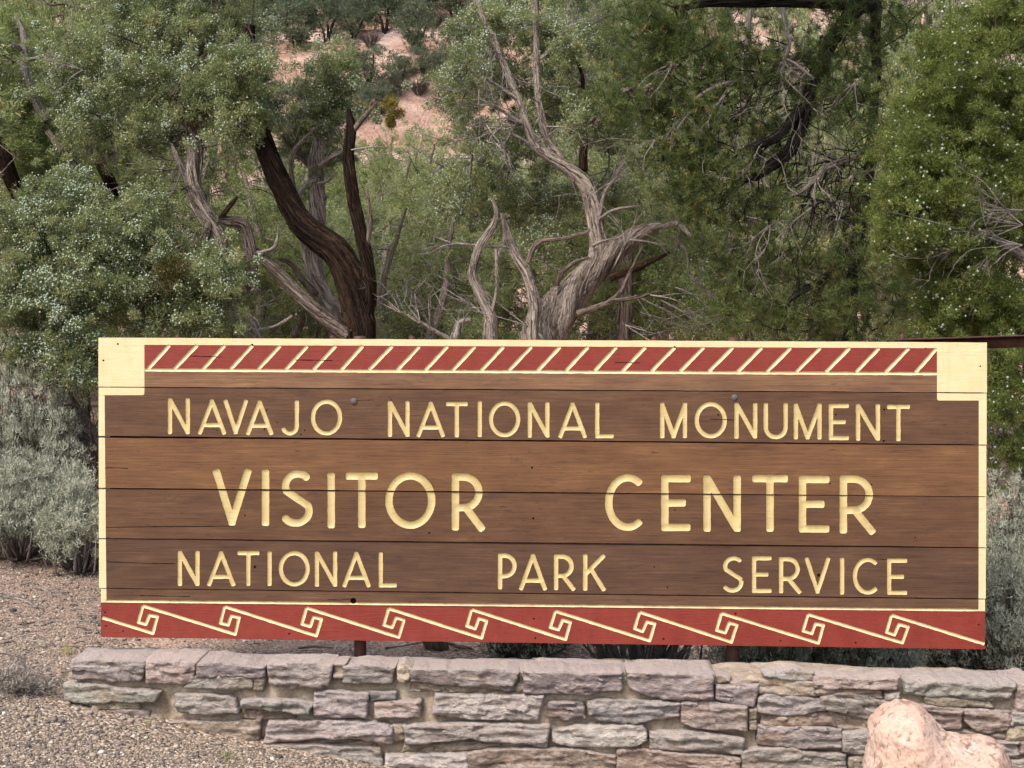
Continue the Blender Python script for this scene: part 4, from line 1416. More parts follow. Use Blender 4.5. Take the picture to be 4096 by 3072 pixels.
class Tree:
    def __init__(self, name, label, cat, base, seed, group=None):
        self.base = np.array([base[0], base[1], gz(base[0], base[1])])
        self.root = thing(name, label, cat, self.base, group)
        self.rg = np.random.default_rng(seed)
        self.seed = seed
        self.nodes = []
        self.thin = 0.93

    def limb(self, name, pts, mat, sides=14, ridge=0.14, twist=2.5, to_ground=False, wob=0.012, step=0.04):
        """pts: (photo px, photo py, distance, radius in photo px)"""
        W = [P(x, y, Y) for x, y, Y, r in pts]
        R = [r * self.thin * mpx(Y) for x, y, Y, r in pts]
        if to_ground:
            last = W[-1]
            W.append(np.array([last[0] * 0.4 + self.base[0] * 0.6, last[1], (last[2] + self.base[2]) / 2]))
            R.append(R[-1] * 1.08)
            W.append(self.base - np.array([0, 0, 0.15]))
            R.append(R[-1] * 1.25)
        b = Buf()
        self.seed += 1
        tube(b, W, R, sides if sides < 12 else sides * 3, step, ridge, twist, wob * (1 if sides < 12 else 0.6), self.seed, True, 0 if sides < 12 else int(26 * len(pts) ** .5))
        c, _ = spline(W, R, 0.12)
        self.nodes.append(c)
        return b.obj(name, mat, self.root, self.base, True)

    def fill(self, blobs_, dens=1.0):
        """blobs_: (Dx, Dy, rx, ry, distance, thickness m, count) in the 2212-wide view; returns clump centres"""
        out = []
        for (x, y, rx, ry, Y, th, n) in blobs_:
            c = dpt(x, y, Y)
            k = mpx(Y) * DS
            v = unit(self.rg.normal(size=(n, 3))) * (self.rg.random(n) ** 0.42)[:, None]
            out.append(c + v * np.array([rx * k, th, ry * k]))
        return np.concatenate(out)

    def twigs(self, C, mat=None, r0=0.012, frac=1.0, extra=0):
        """branches that join the clumps to the limbs, each to the nearest part already grown"""
        nodes = np.concatenate(self.nodes)
        dist = np.min(np.linalg.norm(C[:, None] - nodes[None], axis=2), axis=1)
        order = np.argsort(dist)
        pool = nodes.copy()
        b = Buf()
        for i in order:
            d = np.linalg.norm(pool - C[i], axis=1)
            k = int(np.argmin(d))
            a, e = pool[k], C[i]
            L = d[k]
            if L < 0.02:
                continue
            mid = (a + e) / 2 + self.rg.normal(0, 0.12, 3) * L + np.array([0, 0, -0.05 * L])
            rr = r0 * min(1.0, 0.35 + L)
            tube(b, [a, mid, e], [rr, rr * 0.75, rr * 0.4], 4, max(L / 5, 0.03), 0, 0, 0, int(i), cap=False)
            pool = np.vstack([pool, (mid * 0.3 + e * 0.7)[None], e[None]])
        if b.n:
            b.obj("twigs", mat or TWIG, self.root, self.base, True, kind="stuff")

    def bare(self, starts, mat=None, name="dead_twigs", n=8, L=0.35, r=0.006, droop=0.0, spread=0.6, forks=3):
        """dead forked twigs; starts: list of (px,py,Y,direction px dx,dy)"""
        b = Buf()
        rg = self.rg
        for (x, y, Y, dx, dy) in starts:
            p = P(x, y, Y)
            d0 = np.array([dx, rg.uniform(-0.5, 0.3), -dy], float)
            d0 /= np.linalg.norm(d0)
            for _ in range(n):
                stack = [(p, unit(d0 + rg.normal(0, spread * 0.5, 3)), L * rg.uniform(0.6, 1.2), r * rg.uniform(0.7, 1.1), forks)]
                while stack:
                    q, d, l, rr, f = stack.pop()
                    pts = [q]
                    for s in range(3):
                        d = unit(d + rg.normal(0, 0.16, 3) + np.array([0, 0, -droop]))
                        pts.append(pts[-1] + d * l / 3)
                    tube(b, pts, [rr, rr * 0.85, rr * 0.7, rr * 0.5], 4, l / 5, 0, 0, 0, 1, cap=False)
                    if f > 0:
                        for _k in range(2):
                            t = rg.integers(1, 4)
                            stack.append((pts[t], unit(d + rg.normal(0, spread, 3)), l * rg.uniform(0.45, 0.75), rr * 0.6, f - 1))
        if b.n:
            b.obj(name, mat or DEAD, self.root, self.base, True, kind="stuff")

    def crown(self, C, rc, n_leaf, L, Wd, mat=JUN, berries=0, br=0.0068, upb=0.25, name="crown", sub=6):
        rg = self.rg
        S_ = np.repeat(C, sub, axis=0) + rg.normal(0, 1, (len(C) * sub, 3)) * np.array([.60, .60, .45]) * rc
        stray = rg.random(len(S_)) < .16
        S_[stray] += rg.normal(0, 1, (int(stray.sum()), 3)) * rc * 1.1
        R = rc * 0.52 * rg.uniform(0.5, 1.35, len(S_)) * np.where(stray, .62, 1.0)
        V, F, t = leaf_tris(rg, S_, R, n_leaf // sub, L, Wd, upb, shell=0.6, squash=0.85)
        mk(name, V, F, mat, self.root, self.base, False, {"tint": ('FACE', 'FLOAT', t)}, kind="stuff")
        if berries:
            m = len(S_)
            blobw = np.repeat(np.clip(rg.normal(1.0, 0.55, len(C)), 0.05, 2.2), sub)
            wgt = blobw * np.clip(rg.normal(0.85, 1.0, m), 0, 3.2)
            cnt = np.round(berries / sub * wgt).astype(int)
            idx = np.repeat(np.arange(m), cnt)
            dv = unit(rg.normal(size=(len(idx), 3)) + np.array([0, -0.3, 0.3]))
            p = S_[idx] + dv * (R[idx] * rg.uniform(0.7, 1.3, len(idx)))[:, None]
            S = np.repeat((br * rg.uniform(0.7, 1.2, len(idx)))[:, None], 3, 1)
            V, F = blobs(rg, p, S)
            tt = np.repeat(np.clip(rg.normal(0.55, 0.2, len(idx)), 0, 1), 8)
            mk("berries", V, F, BERRY, self.root, self.base, True, {"tint": ('FACE', 'FLOAT', tt)}, kind="stuff")

    def hang(self, n, mat, L=0.3, r=0.004, droop=0.12, forks=2, box=None, side=-0.4, name="dead_twigs"):
        """thin forked twigs that grow out of random places on the limbs and hang down"""
        nodes = np.concatenate(self.nodes)
        if box is not None:
            x0, y0, x1, y1 = box
            a = nodes[:, 0] / nodes[:, 1] * FPX + 2048
            dz = (nodes[:, 2] - EYE) / nodes[:, 1]
            e = 1380 - dz * FPX
            nodes = nodes[(a > x0 * DS) & (a < x1 * DS) & (e > y0 * DS) & (e < y1 * DS)]
        rg = self.rg
        b = Buf()
        for _ in range(n):
            p = nodes[rg.integers(0, len(nodes))]
            d = unit(np.array([side + rg.normal(0, .5), rg.normal(-.3, .5), rg.normal(-.35, .4)]))
            stack = [(p, d, L * rg.uniform(.5, 1.3), r * rg.uniform(.7, 1.3), forks)]
            while stack:
                q, d, l, rr, f = stack.pop()
                pts = [q]
                for s_ in range(4):
                    d = unit(d + rg.normal(0, .22, 3) + np.array([0, 0, -droop]))
                    pts.append(pts[-1] + d * l / 4)
                tube(b, pts, [rr, rr * .9, rr * .75, rr * .6, rr * .4], 4, l / 5, 0, 0, 0, 1, cap=False)
                if f > 0:
                    for _k in range(int(rg.integers(1, 4))):
                        t = rg.integers(1, 5)
                        stack.append((pts[t], unit(d + rg.normal(0, .6, 3)), l * rg.uniform(.4, .8), rr * .65, f - 1))
        b.obj(name, mat, self.root, self.base, True, kind="stuff")


#TREESTART
# ------------------------------------------------------------------ the trees behind the sign


def base_of(px, Y):
    return ((px - 2048.0) / FPX * Y, Y)


# --- far left juniper, heavy with blue berries
T = Tree("juniper_tree", "juniper thick with pale blue berries, its leaning stripped base beside the sign's left edge", "tree", base_of(400, 9.6), 11, "junipers close behind the sign")
T.limb("trunk", [(235, 1480, 9.65, 24), (253, 1571, 9.6, 34), (285, 1647, 9.6, 40), (335, 1716, 9.6, 42), (380, 1786, 9.6, 44)], BARK_MID, 18, 0.2, 3, True)
T.limb("branch", [(60, 850, 9.7, 14), (130, 1100, 9.65, 20), (200, 1330, 9.65, 24), (240, 1490, 9.65, 26)], BARK_MID, 10)
T.limb("branch", [(330, 950, 9.6, 12), (290, 1180, 9.6, 18), (250, 1350, 9.62, 22), (238, 1480, 9.65, 24)], BARK_MID, 10)
C = T.fill([(60, 500, 110, 100, 9.7, .35, 30), (50, 640, 100, 100, 9.5, .35, 28), (160, 650, 80, 90, 9.4, .35, 24), (165, 770, 45, 70, 9.4, .22, 12), (40, 760, 60, 50, 9.6, .3, 12),
            (190, 510, 70, 70, 9.6, .3, 16), (120, 430, 70, 50, 9.8, .3, 12), (185, 800, 25, 45, 9.35, .15, 5)])
T.twigs(C)
T.crown(C, .108, 820, .026, .0062, JUN, 84)
T.hang(70, DEAD, .30, .0038, .0, 2)
T.hang(50, BARK_MID, .34, .0042, .03, 2)
T.bare([(120, 1560, 9.6, .2, 1), (240, 1620, 9.55, -.3, 1)], BARK_MID, n=3, L=.22, r=.005, droop=.05)

# --- left juniper with the grey split trunk
T = Tree("juniper_tree", "tall juniper with a grey split trunk and broad berried crown, left of the dark trunk", "tree", base_of(1010, 10.2), 12, "junipers close behind the sign")
T.thin = 0.85
T.limb("trunk", [(735, 250, 10.4, 20), (747, 430, 10.3, 30), (778, 601, 10.25, 36), (772, 728, 10.2, 38), (816, 854, 10.2, 40), (867, 949, 10.2, 42), (880, 1044, 10.2, 44), (890, 1204, 10.2, 50), (930, 1280, 10.2, 55), (994, 1350, 10.2, 62)], BARK, 22, 0.22, 3, True)
T.limb("branch", [(690, 576, 10.15, 6), (715, 640, 10.15, 14), (745, 705, 10.2, 20), (775, 760, 10.2, 16)], DEAD, 10)
T.limb("branch", [(830, 900, 10.15, 26), (812, 970, 10.1, 24), (785, 1025, 10.1, 16)], BARK_MID, 10)
T.limb("branch", [(740, 350, 10.4, 18), (640, 220, 10.5, 14), (520, 90, 10.6, 10), (430, -40, 10.7, 7)], BARK_MID, 8)
T.limb("branch", [(745, 300, 10.4, 16), (830, 150, 10.6, 12), (880, 0, 10.7, 8)], BARK_MID, 8)
T.limb("branch", [(880, 1180, 10.2, 20), (760, 1120, 10.0, 14), (640, 1050, 9.9, 9), (560, 1000, 9.8, 6)], BARK_MID, 8)
C = T.fill([(230, 110, 110, 110, 10.6, .5, 32), (350, 60, 120, 80, 10.6, .5, 30), (330, 190, 110, 80, 10.3, .45, 30), (450, 190, 110, 80, 10.3, .45, 28), (515, 250, 70, 55, 10.15, .3, 14), (470, 90, 100, 90, 10.7, .5, 26),
            (530, 40, 40, 60, 10.7, .4, 11), (150, 180, 70, 100, 10.8, .4, 16), (230, 280, 80, 60, 10.5, .4, 16), (540, 200, 30, 50, 10.2, .3, 8), (330, 290, 60, 30, 10.3, .3, 8), (380, -60, 220, 50, 10.6, .6, 30),
            (300, 490, 90, 80, 9.9, .35, 24), (370, 600, 120, 70, 9.8, .35, 30), (270, 650, 90, 60, 9.7, .35, 20), (400, 690, 110, 35, 9.8, .3, 18), (470, 600, 60, 50, 9.75, .25, 12), (230, 560, 60, 60, 9.8, .3, 12)])
T.twigs(C)
T.crown(C, .110, 760, .027, .0066, JUN, 70)
T.hang(70, DEAD, .30, .0038, .0, 2)
T.hang(50, BARK_MID, .34, .0042, .03, 2)
T.bare([(870, 190, 10.2, 1, -.2), (990, 150, 10.2, .6, .8), (330, 280, 10.2, -1, .1)], DEAD, n=3, L=.28, r=.005)
mC = np.array([P(690, 1085, 9.5)])
V, F, t = leaf_tris(T.rg, mC, np.array([.10]), 900, .05, .006, .2)
mk("mistletoe", V, F, MISTLE, T.root, T.base, False, {"tint": ('FACE', 'FLOAT', t * .15)})

# --- juniper with the big dark burnt-looking trunk
T = Tree("juniper_tree", "old juniper whose thick dark brown trunk curves up to the left, left of centre", "tree", base_of(1436, 10.0), 13, "junipers close behind the sign")
T.thin = 0.85
T.limb("trunk", [(1000, 100, 10.1, 24), (985, 190, 10.1, 28), (935, 300, 10.05, 32), (965, 400, 10, 40), (1010, 480, 10, 44), (1045, 560, 10, 46), (1082, 650, 10, 48), (1133, 760, 10, 50), (1195, 880, 10, 53), (1275, 955, 10, 57), (1345, 1015, 10, 62), (1402, 1137, 10, 66), (1428, 1250, 10, 68), (1440, 1354, 10, 70)], BARK_BURNT, 26, 0.2, 1.5, True)
T.limb("branch", [(1392, 440, 9.95, 12), (1405, 519, 9.95, 20), (1396, 633, 9.95, 24), (1409, 760, 9.95, 25), (1434, 886, 9.95, 26), (1468, 1044, 9.95, 28), (1476, 1160, 9.97, 32), (1460, 1260, 10, 40)], BARK_BURNT, 14, .24)
T.limb("branch", [(1510, 405, 9.9, 4), (1462, 460, 9.93, 10), (1412, 520, 9.95, 16)], BARK_MID, 8)
T.limb("branch", [(1469, 760, 9.93, 7), (1480, 886, 9.93, 11), (1466, 1000, 9.95, 12)], BARK_MID, 8)
T.limb("branch", [(1013, 1008, 9.95, 22), (1076, 1058, 9.95, 26), (1171, 1153, 9.95, 26), (1265, 1242, 9.95, 28), (1390, 1345, 9.97, 34)], BARK_MID, 14, .2)
T.limb("branch", [(872, 880, 9.85, 12), (920, 885, 9.88, 20), (968, 892, 9.9, 25), (992, 950, 9.92, 26), (1004, 1040, 9.92, 28), (1005, 1100, 9.92, 22), (994, 1155, 9.9, 12)], BARK_MID, 14, .2)
T.limb("branch", [(949, 791, 9.8, 8), (915, 830, 9.83, 12), (878, 878, 9.85, 13)], BARK_BURNT, 8)
T.limb("dead_branch", [(1114, 895, 9.85, 5), (1101, 985, 9.87, 9), (1060, 1005, 9.9, 9), (1006, 1016, 9.92, 11)], DEAD, 8)
T.limb("dead_branch", [(1030, 1320, 9.8, 4), (1110, 1300, 9.85, 8), (1170, 1265, 9.85, 9), (1010, 1275, 9.8, 4)][:3], DEAD, 8)
C = T.fill([(500, 150, 50, 60, 9.75, .2, 14), (535, 245, 36, 30, 9.8, .2, 9), (535, 160, 30, 60, 10.3, .3, 9), (548, 240, 24, 36, 10.25, .2, 6), (520, -40, 80, 40, 10.2, .4, 12)])
T.twigs(C)
T.crown(C, .12, 800, .027, .0066, JUN, 30)
T.bare([(940, 330, 9.95, .9, .2), (985, 180, 10, .8, .5), (1405, 600, 9.9, 1, -.4)], DEAD, n=2, L=.25, r=.005)

# --- lighter trunk behind it
T = Tree("juniper_tree", "juniper with a pale grey-brown forked trunk behind the dark curved trunk", "tree", base_of(1380, 11.4), 14, "junipers close behind the sign")
T.limb("trunk", [(1190, 362, 11.4, 5), (1240, 481, 11.4, 13), (1276, 551, 11.4, 22), (1266, 633, 11.4, 29), (1266, 740, 11.4, 32), (1272, 854, 11.4, 34), (1262, 960, 11.4, 36), (1253, 1058, 11.4, 37), (1297, 1185, 11.4, 38), (1361, 1311, 11.4, 42)], BARK, 18, .2, 2.5, True)
T.limb("branch", [(1127, 538, 11.3, 7), (1160, 580, 11.35, 10), (1200, 620, 11.4, 13), (1262, 690, 11.4, 15)], BARK_MID, 8)
T.limb("branch", [(1262, 515, 11.2, 5), (1210, 565, 11.2, 8), (1172, 614, 11.2, 10), (1165, 700, 11.25, 11), (1185, 780, 11.3, 13), (1225, 740, 11.33, 13), (1270, 705, 11.37, 14)], BARK, 8)
T.limb("branch", [(1400, 588, 11.3, 5), (1340, 625, 11.3, 9), (1280, 665, 11.35, 12)], BARK, 8)
T.limb("branch", [(1350, 690, 11.3, 3), (1320, 720, 11.3, 6), (1272, 735, 11.35, 9)], DEAD, 6)
T.limb("branch", [(1117, 1036, 11.2, 8), (1165, 1058, 11.2, 13), (1205, 1121, 11.25, 15), (1265, 1180, 11.3, 18)], BARK_MID, 8)
C = T.fill([(705, 175, 50, 50, 11.5, .35, 18), (680, 225, 45, 35, 11.5, .3, 10), (725, 240, 35, 40, 11.5, .3, 9), (650, 300, 35, 40, 11.6, .3, 6), (705, 330, 35, 45, 11.7, .3, 7)])
T.twigs(C)
T.crown(C, .13, 800, .029, .007, JUN, 60)
T.bare([(1180, 560, 11.2, -.4, -1), (1300, 640, 11.2, .8, -.6)], DEAD, n=3, L=.3, r=.005)

# --- the twisted juniper in the centre
T = Tree("juniper_tree", "twisted grey juniper with a spiralling trunk and bare pale limbs, behind the sign's centre", "tree", base_of(2150, 10.6), 15, "junipers close behind the sign")
T.thin = 0.80
T.limb("trunk", [(2640, 898, 10.5, 16), (2600, 915, 10.5, 30), (2541, 945, 10.55, 44), (2480, 985, 10.6, 52), (2419, 1040, 10.6, 60), (2338, 1125, 10.6, 72), (2240, 1235, 10.6, 94), (2170, 1354, 10.6, 108)], BARK, 30, .17, 5, True)
T.limb("trunk", [(1909, -20, 10.8, 9), (1928, 63, 10.75, 11), (1972, 158, 10.7, 12), (2016, 253, 10.7, 13), (2073, 392, 10.65, 16), (2099, 481, 10.6, 18), (2137, 570, 10.6, 20), (2194, 620, 10.6, 25), (2276, 677, 10.6, 31), (2339, 735, 10.6, 36), (2373, 823, 10.6, 37), (2386, 918, 10.6, 38), (2394, 1000, 10.6, 42), (2380, 1090, 10.6, 44)], BARK, 18, .2, 2)
T.limb("branch", [(2143, 0, 10.8, 9), (2146, 158, 10.8, 11), (2149, 285, 10.8, 13), (2156, 411, 10.75, 15), (2175, 506, 10.7, 18), (2200, 580, 10.7, 20), (2244, 650, 10.65, 23)], BARK, 12, .2)
T.limb("branch", [(2276, 205, 10.7, 4), (2320, 268, 10.7, 9), (2336, 348, 10.7, 13), (2335, 450, 10.7, 16), (2333, 560, 10.7, 18), (2328, 680, 10.65, 22)], BARK_BURNT, 10, .2)
T.limb("branch", [(2360, 218, 10.7, 5), (2345, 250, 10.7, 8), (2325, 280, 10.7, 9)], BARK_MID, 6)
T.limb("dead_branch", [(1862, 358, 10.5, 3), (1915, 392, 10.5, 5), (1991, 430, 10.52, 7), (2088, 490, 10.57, 10)], DEAD, 6)
T.limb("dead_branch", [(1868, 276, 10.5, 4), (1978, 335, 10.52, 8), (2067, 399, 10.57, 11)], DEAD, 8)
T.limb("dead_branch", [(1902, 487, 10.4, 3), (1991, 513, 10.45, 6), (2086, 557, 10.5, 8), (2137, 601, 10.55, 9)], DEAD, 6)
T.limb("dead_branch", [(1945, 600, 10.4, 2.5), (1965, 545, 10.42, 4), (2000, 515, 10.45, 6)], DEAD, 6)
T.limb("dead_branch", [(2333, 89, 10.65, 4), (2276, 108, 10.65, 6), (2238, 152, 10.7, 9), (2166, 232, 10.75, 11)], DEAD, 6)
T.limb("dead_branch", [(2610, 648, 10.35, 3), (2529, 639, 10.4, 6), (2485, 668, 10.45, 7), (2459, 715, 10.5, 8), (2421, 765, 10.5, 9), (2396, 870, 10.55, 11)], DEAD, 8)
T.limb("dead_branch", [(2560, 722, 10.35, 3), (2555, 680, 10.37, 4), (2500, 655, 10.42, 5)], DEAD, 6)
T.limb("dead_branch", [(2560, 825, 10.4, 5), (2480, 833, 10.45, 7), (2430, 850, 10.5, 8), (2396, 872, 10.55, 9)], DEAD, 8)
T.limb("dead_branch", [(2768, 948, 9.9, 9), (2722, 902, 10.0, 14), (2700, 893, 10.05, 13), (2660, 899, 10.25, 14), (2600, 912, 10.5, 18)], DEAD, 10, .2)
T.limb("branch", [(2575, 985, 10.3, 6), (2514, 1100, 10.35, 10), (2453, 1195, 10.4, 14), (2310, 1250, 10.5, 20)], BARK_MID, 8)
T.limb("branch", [(2640, 1165, 10.3, 6), (2550, 1190, 10.35, 10), (2455, 1200, 10.4, 13)], BARK_MID, 8)
T.limb("branch", [(2680, 1010, 10.4, 8), (2560, 1065, 10.5, 18), (2440, 1110, 10.55, 26)], BARK_BURNT, 10)
T.limb("branch", [(2360, 1030, 10.4, 7), (2304, 1049, 10.42, 10), (2250, 1085, 10.45, 11), (2229, 1140, 10.5, 12)], BARK_MID, 8)
T.limb("dead_branch", [(2480, 950, 10.3, 4), (2420, 962, 10.35, 7), (2370, 985, 10.4, 9)], DEAD, 6)
T.limb("dead_branch", [(2700, 945, 10.3, 5), (2750, 1020, 10.3, 7), (2760, 1100, 10.3, 7), (2830, 1170, 10.3, 6), (2900, 1230, 10.3, 4)][::-1], DEAD, 6)
C = T.fill([(1005, 190, 45, 100, 11, .4, 16), (1075, 60, 110, 60, 11.2, .5, 22), (1230, 60, 120, 70, 11.2, .5, 26), (1200, 200, 90, 80, 11.3, .5, 20), (1110, 300, 80, 50, 11.3, .4, 10), (1310, 230, 80, 110, 11.4, .5, 22),
            (1050, 420, 90, 70, 11.4, .5, 18), (1180, 440, 90, 70, 11.5, .5, 18), (1250, -60, 160, 40, 11, .5, 16), (1080, 150, 60, 60, 11.2, .4, 10), (1330, 420, 60, 60, 11.6, .3, 8),
            (1000, 150, 28, 50, 10.5, .15, 5), (1240, 110, 40, 45, 10.5, .15, 6), (1260, 250, 36, 40, 10.5, .15, 5), (1030, 335, 26, 24, 10.6, .2, 3), (1150, 520, 40, 30, 10.8, .2, 5), (1000, 430, 40, 40, 10.9, .2, 6)])
T.twigs(C, r0=.010)
T.crown(C, .110, 680, .028, .0068, JUN, 64)
T.bare([(2350, 800, 10.4, .8, -1), (2450, 720, 10.4, .6, -.8), (2529, 640, 10.3, 1, .3), (2000, 515, 10.4, -1, .2), (1960, 420, 10.45, -.9, -.4), (2260, 130, 10.6, .7, -.7), (2500, 980, 10.3, .3, -1), (2520, 960, 10.3, 1, .1)], DEAD, n=3, L=.24, r=.0045)
T.bare([(2600, 1180, 10.3, 1, .2), (2500, 1300, 10.2, 1, .4), (2700, 1150, 10.2, 1, .6)], DEAD, n=2, L=.34, r=.005, droop=.05)

T.hang(40, DEAD, .34, .0042, 0.0, 2, (900, 0, 1300, 480), -.2)

# --- dead stems in front of the centre juniper
T = Tree("dead_juniper_stem", "bare curving dead stem with flaking bark, left of the twisted trunk", "dead tree", base_of(1958, 10.2), 16, "dead stems behind the sign's centre")
T.limb("trunk", [(1972, 791, 10.2, 6), (1985, 854, 10.2, 9), (1971, 905, 10.2, 13), (1912, 1000, 10.2, 16), (1890, 1097, 10.2, 18), (1912, 1155, 10.2, 20), (1962, 1266, 10.2, 27), (1958, 1354, 10.2, 30)], BARK, 14, .2, 2, True)
T.limb("dead_branch", [(1988, 1150, 10.15, 5), (1980, 1000, 10.15, 8)][::-1] + [(1968, 1260, 10.18, 9)], BARK, 6)
T.bare([(1930, 1255, 10.1, -1, -.5), (1850, 1330, 10.1, -.8, -.8)], DEAD, n=2, L=.34, r=.006)
T = Tree("dead_juniper_stem", "straight grey dead stem forking near the top, against the twisted trunk", "dead tree", base_of(2127, 10.3), 17, "dead stems behind the sign's centre")
T.limb("trunk", [(2004, 854, 10.3, 6), (2024, 915, 10.3, 14), (2032, 940, 10.3, 15), (2073, 1036, 10.3, 18), (2114, 1103, 10.3, 20), (2139, 1225, 10.3, 24), (2127, 1340, 10.3, 26)], BARK, 14, .2, 2, True)
T.limb("branch", [(2358, 927, 10.2, 6), (2249, 954, 10.22, 9), (2168, 963, 10.25, 11), (2130, 1000, 10.28, 12), (2112, 1045, 10.3, 14)], BARK_MID, 8)
T.limb("dead_branch", [(1740, 950, 10.25, 3), (1815, 976, 10.25, 6), (1930, 985, 10.27, 7), (2045, 990, 10.3, 8)], DEAD, 6)
T.bare([(1815, 975, 10.2, -1, -.3), (2100, 1300, 10.2, -1, -.4)], DEAD, n=2, L=.32, r=.005)
T = Tree("dead_juniper_stem", "broken stump-like dead stem with pale splintered tips, right of the dark trunk", "dead tree", base_of(1820, 10.1), 18, "dead stems behind the sign's centre")
T.limb("trunk", [(1885, 1280, 10.1, 10), (1840, 1290, 10.1, 14), (1828, 1330, 10.1, 17), (1815, 1390, 10.1, 20)], DEAD, 10, .2, 2, True)
T.limb("dead_branch", [(1551, 1217, 10, 3), (1592, 1246, 10, 5), (1680, 1293, 10.05, 8), (1790, 1356, 10.1, 10)], DEAD, 8)
T.bare([(1680, 1293, 10, -.8, -.8), (1720, 1310, 10, .2, -1), (1600, 1250, 9.95, -.6, -1)], DEAD, n=3, L=.22, r=.0045)
T = Tree("juniper_tree", "shaggy dark straight trunk right of the twisted juniper, bark hanging in strips", "tree", base_of(2495, 11.6), 19)
T.limb("trunk", [(2515, 950, 11.6, 18), (2503, 1100, 11.6, 26), (2500, 1239, 11.6, 29), (2490, 1354, 11.6, 32)], BARK_MID, 14, .3, 1.5, True)
C = T.fill([(1390, 560, 80, 60, 12.0, .3, 16), (1450, 650, 90, 60, 11.8, .3, 18), (1330, 640, 60, 50, 12, .3, 10), (1560, 690, 90, 40, 11.6, .3, 14)])
T.twigs(C)
T.crown(C, .14, 600, .030, .0072, JUN_YEL, 30)
T.bare([(2540, 1180, 11.3, 1, .5), (2560, 1250, 11.3, 1, .1), (2640, 1200, 11.2, 1, .5)], DEAD, n=2, L=.45, r=.006, droop=.06)

# --- yellow-green juniper, upper left
T = Tree("juniper_tree", "yellow-green juniper with a bare pale top and dark lower trunks, in the upper left corner", "tree", base_of(300, 12.2), 20, "junipers close behind the sign")
T.limb("dead_branch", [(62, 60, 12, 8), (92, 130, 12, 13), (100, 220, 12, 16), (108, 330, 12, 20), (180, 480, 12.1, 24)], DEAD, 8, .2)
T.limb("dead_branch", [(205, 215, 11.9, 4), (150, 232, 11.9, 7), (105, 240, 12, 9)], DEAD, 6)
T.limb("dead_branch", [(20, 150, 11.9, 4), (60, 175, 11.9, 7), (100, 215, 12, 9)], DEAD, 6)
T.limb("branch", [(-40, 520, 11.9, 20), (15, 620, 11.9, 27), (60, 745, 12, 30), (150, 900, 12.1, 34)], BARK_BURNT, 12, .2)
T.limb("branch", [(365, 530, 12, 16), (385, 600, 12, 20), (418, 680, 12, 22), (448, 760, 12.1, 24), (430, 900, 12.2, 26)], BARK_BURNT, 12, .2)
T.limb("branch", [(190, 520, 12, 14), (240, 590, 12, 18), (285, 650, 12.1, 20), (330, 800, 12.2, 26)], BARK_MID, 8)
T.limb("trunk", [(220, 850, 12.2, 40), (280, 1000, 12.2, 46), (300, 1300, 12.2, 50)], BARK_MID, 12, .2, 2, True)
C = T.fill([(30, 60, 50, 60, 12.3, .4, 12), (15, 160, 45, 60, 12.2, .4, 10), (75, 230, 70, 60, 12.3, .4, 18), (40, 300, 60, 50, 12.2, .4, 14), (120, 320, 60, 50, 12.4, .4, 14), (180, 380, 70, 50, 12.4, .4, 14), (60, 400, 60, 40, 12.3, .4, 10), (270, 400, 60, 60, 12.6, .4, 12)])
T.twigs(C)
T.crown(C, .14, 750, .030, .0074, JUN_YEL, 14)
T.hang(30, DEAD, .4, .006, 0.0, 2)

# --- pinyon pine, upper right
T = Tree("pinyon_pine", "dark pinyon pine with drooping needle tufts and bare hanging twigs, upper right", "tree", base_of(3400, 10.2), 21)
T.limb("trunk", [(3510, -60, 10.2, 21), (3500, 150, 10.2, 19), (3506, 289, 10.2, 18), (3494, 434, 10.2, 19), (3495, 579, 10.2, 21), (3465, 723, 10.2, 22), (3440, 868, 10.2, 23), (3420, 1050, 10.2, 24), (3400, 1250, 10.2, 27)], BARK_PINE, 18, .16, 1, True)
T.limb("branch", [(2990, 725, 9.9, 14), (3035, 695, 9.9, 20), (3137, 622, 9.9, 25), (3194, 535, 9.95, 26), (3231, 405, 10, 27), (3290, 230, 10.05, 28), (3400, 60, 10.1, 30), (3500, -20, 10.2, 30)], BARK_PINE, 14, .14)
T.limb("branch", [(2950, 620, 9.8, 8), (3006, 593, 9.8, 14), (3100, 550, 9.85, 18), (3151, 499, 9.9, 19), (3200, 430, 9.95, 20)], BARK_PINE, 12, .14)
T.limb("branch", [(2768, 405, 9.8, 6), (2830, 365, 9.8, 9), (2905, 333, 9.85, 11), (3021, 304, 9.9, 13), (3079, 268, 9.95, 14), (3260, 200, 10.1, 18)], BARK, 10, .12)
T.limb("branch", [(2700, 30, 9.9, 10), (2862, 10, 9.9, 16), (3005, 12, 9.95, 18), (3220, 8, 10.1, 22), (3490, 30, 10.2, 26)], BARK_PINE, 12, .14)
T.limb("branch", [(3150, 1210, 9.8, 8), (3194, 1172, 9.8, 13), (3296, 1107, 9.9, 15), (3404, 998, 10.05, 17), (3445, 880, 10.2, 20)], BARK_PINE, 10, .14)
T.limb("branch", [(3194, 778, 9.75, 9), (3252, 731, 9.8, 11), (3310, 666, 9.9, 13), (3404, 629, 10, 14), (3490, 585, 10.2, 16)], BARK, 10, .12)
T.limb("branch", [(3260, 820, 9.75, 6), (3252, 770, 9.77, 8), (3270, 715, 9.82, 9)], BARK, 8)
T.limb("dead_branch", [(3118, 365, 9.75, 4), (3129, 289, 9.75, 6), (3137, 239, 9.77, 8), (3151, 181, 9.8, 9), (3142, 109, 9.85, 10), (3130, 30, 9.9, 12)], DEAD, 8)
T.limb("dead_branch", [(3255, 318, 9.75, 5), (3223, 290, 9.75, 7), (3180, 255, 9.77, 7), (3142, 235, 9.78, 8)], DEAD, 6)
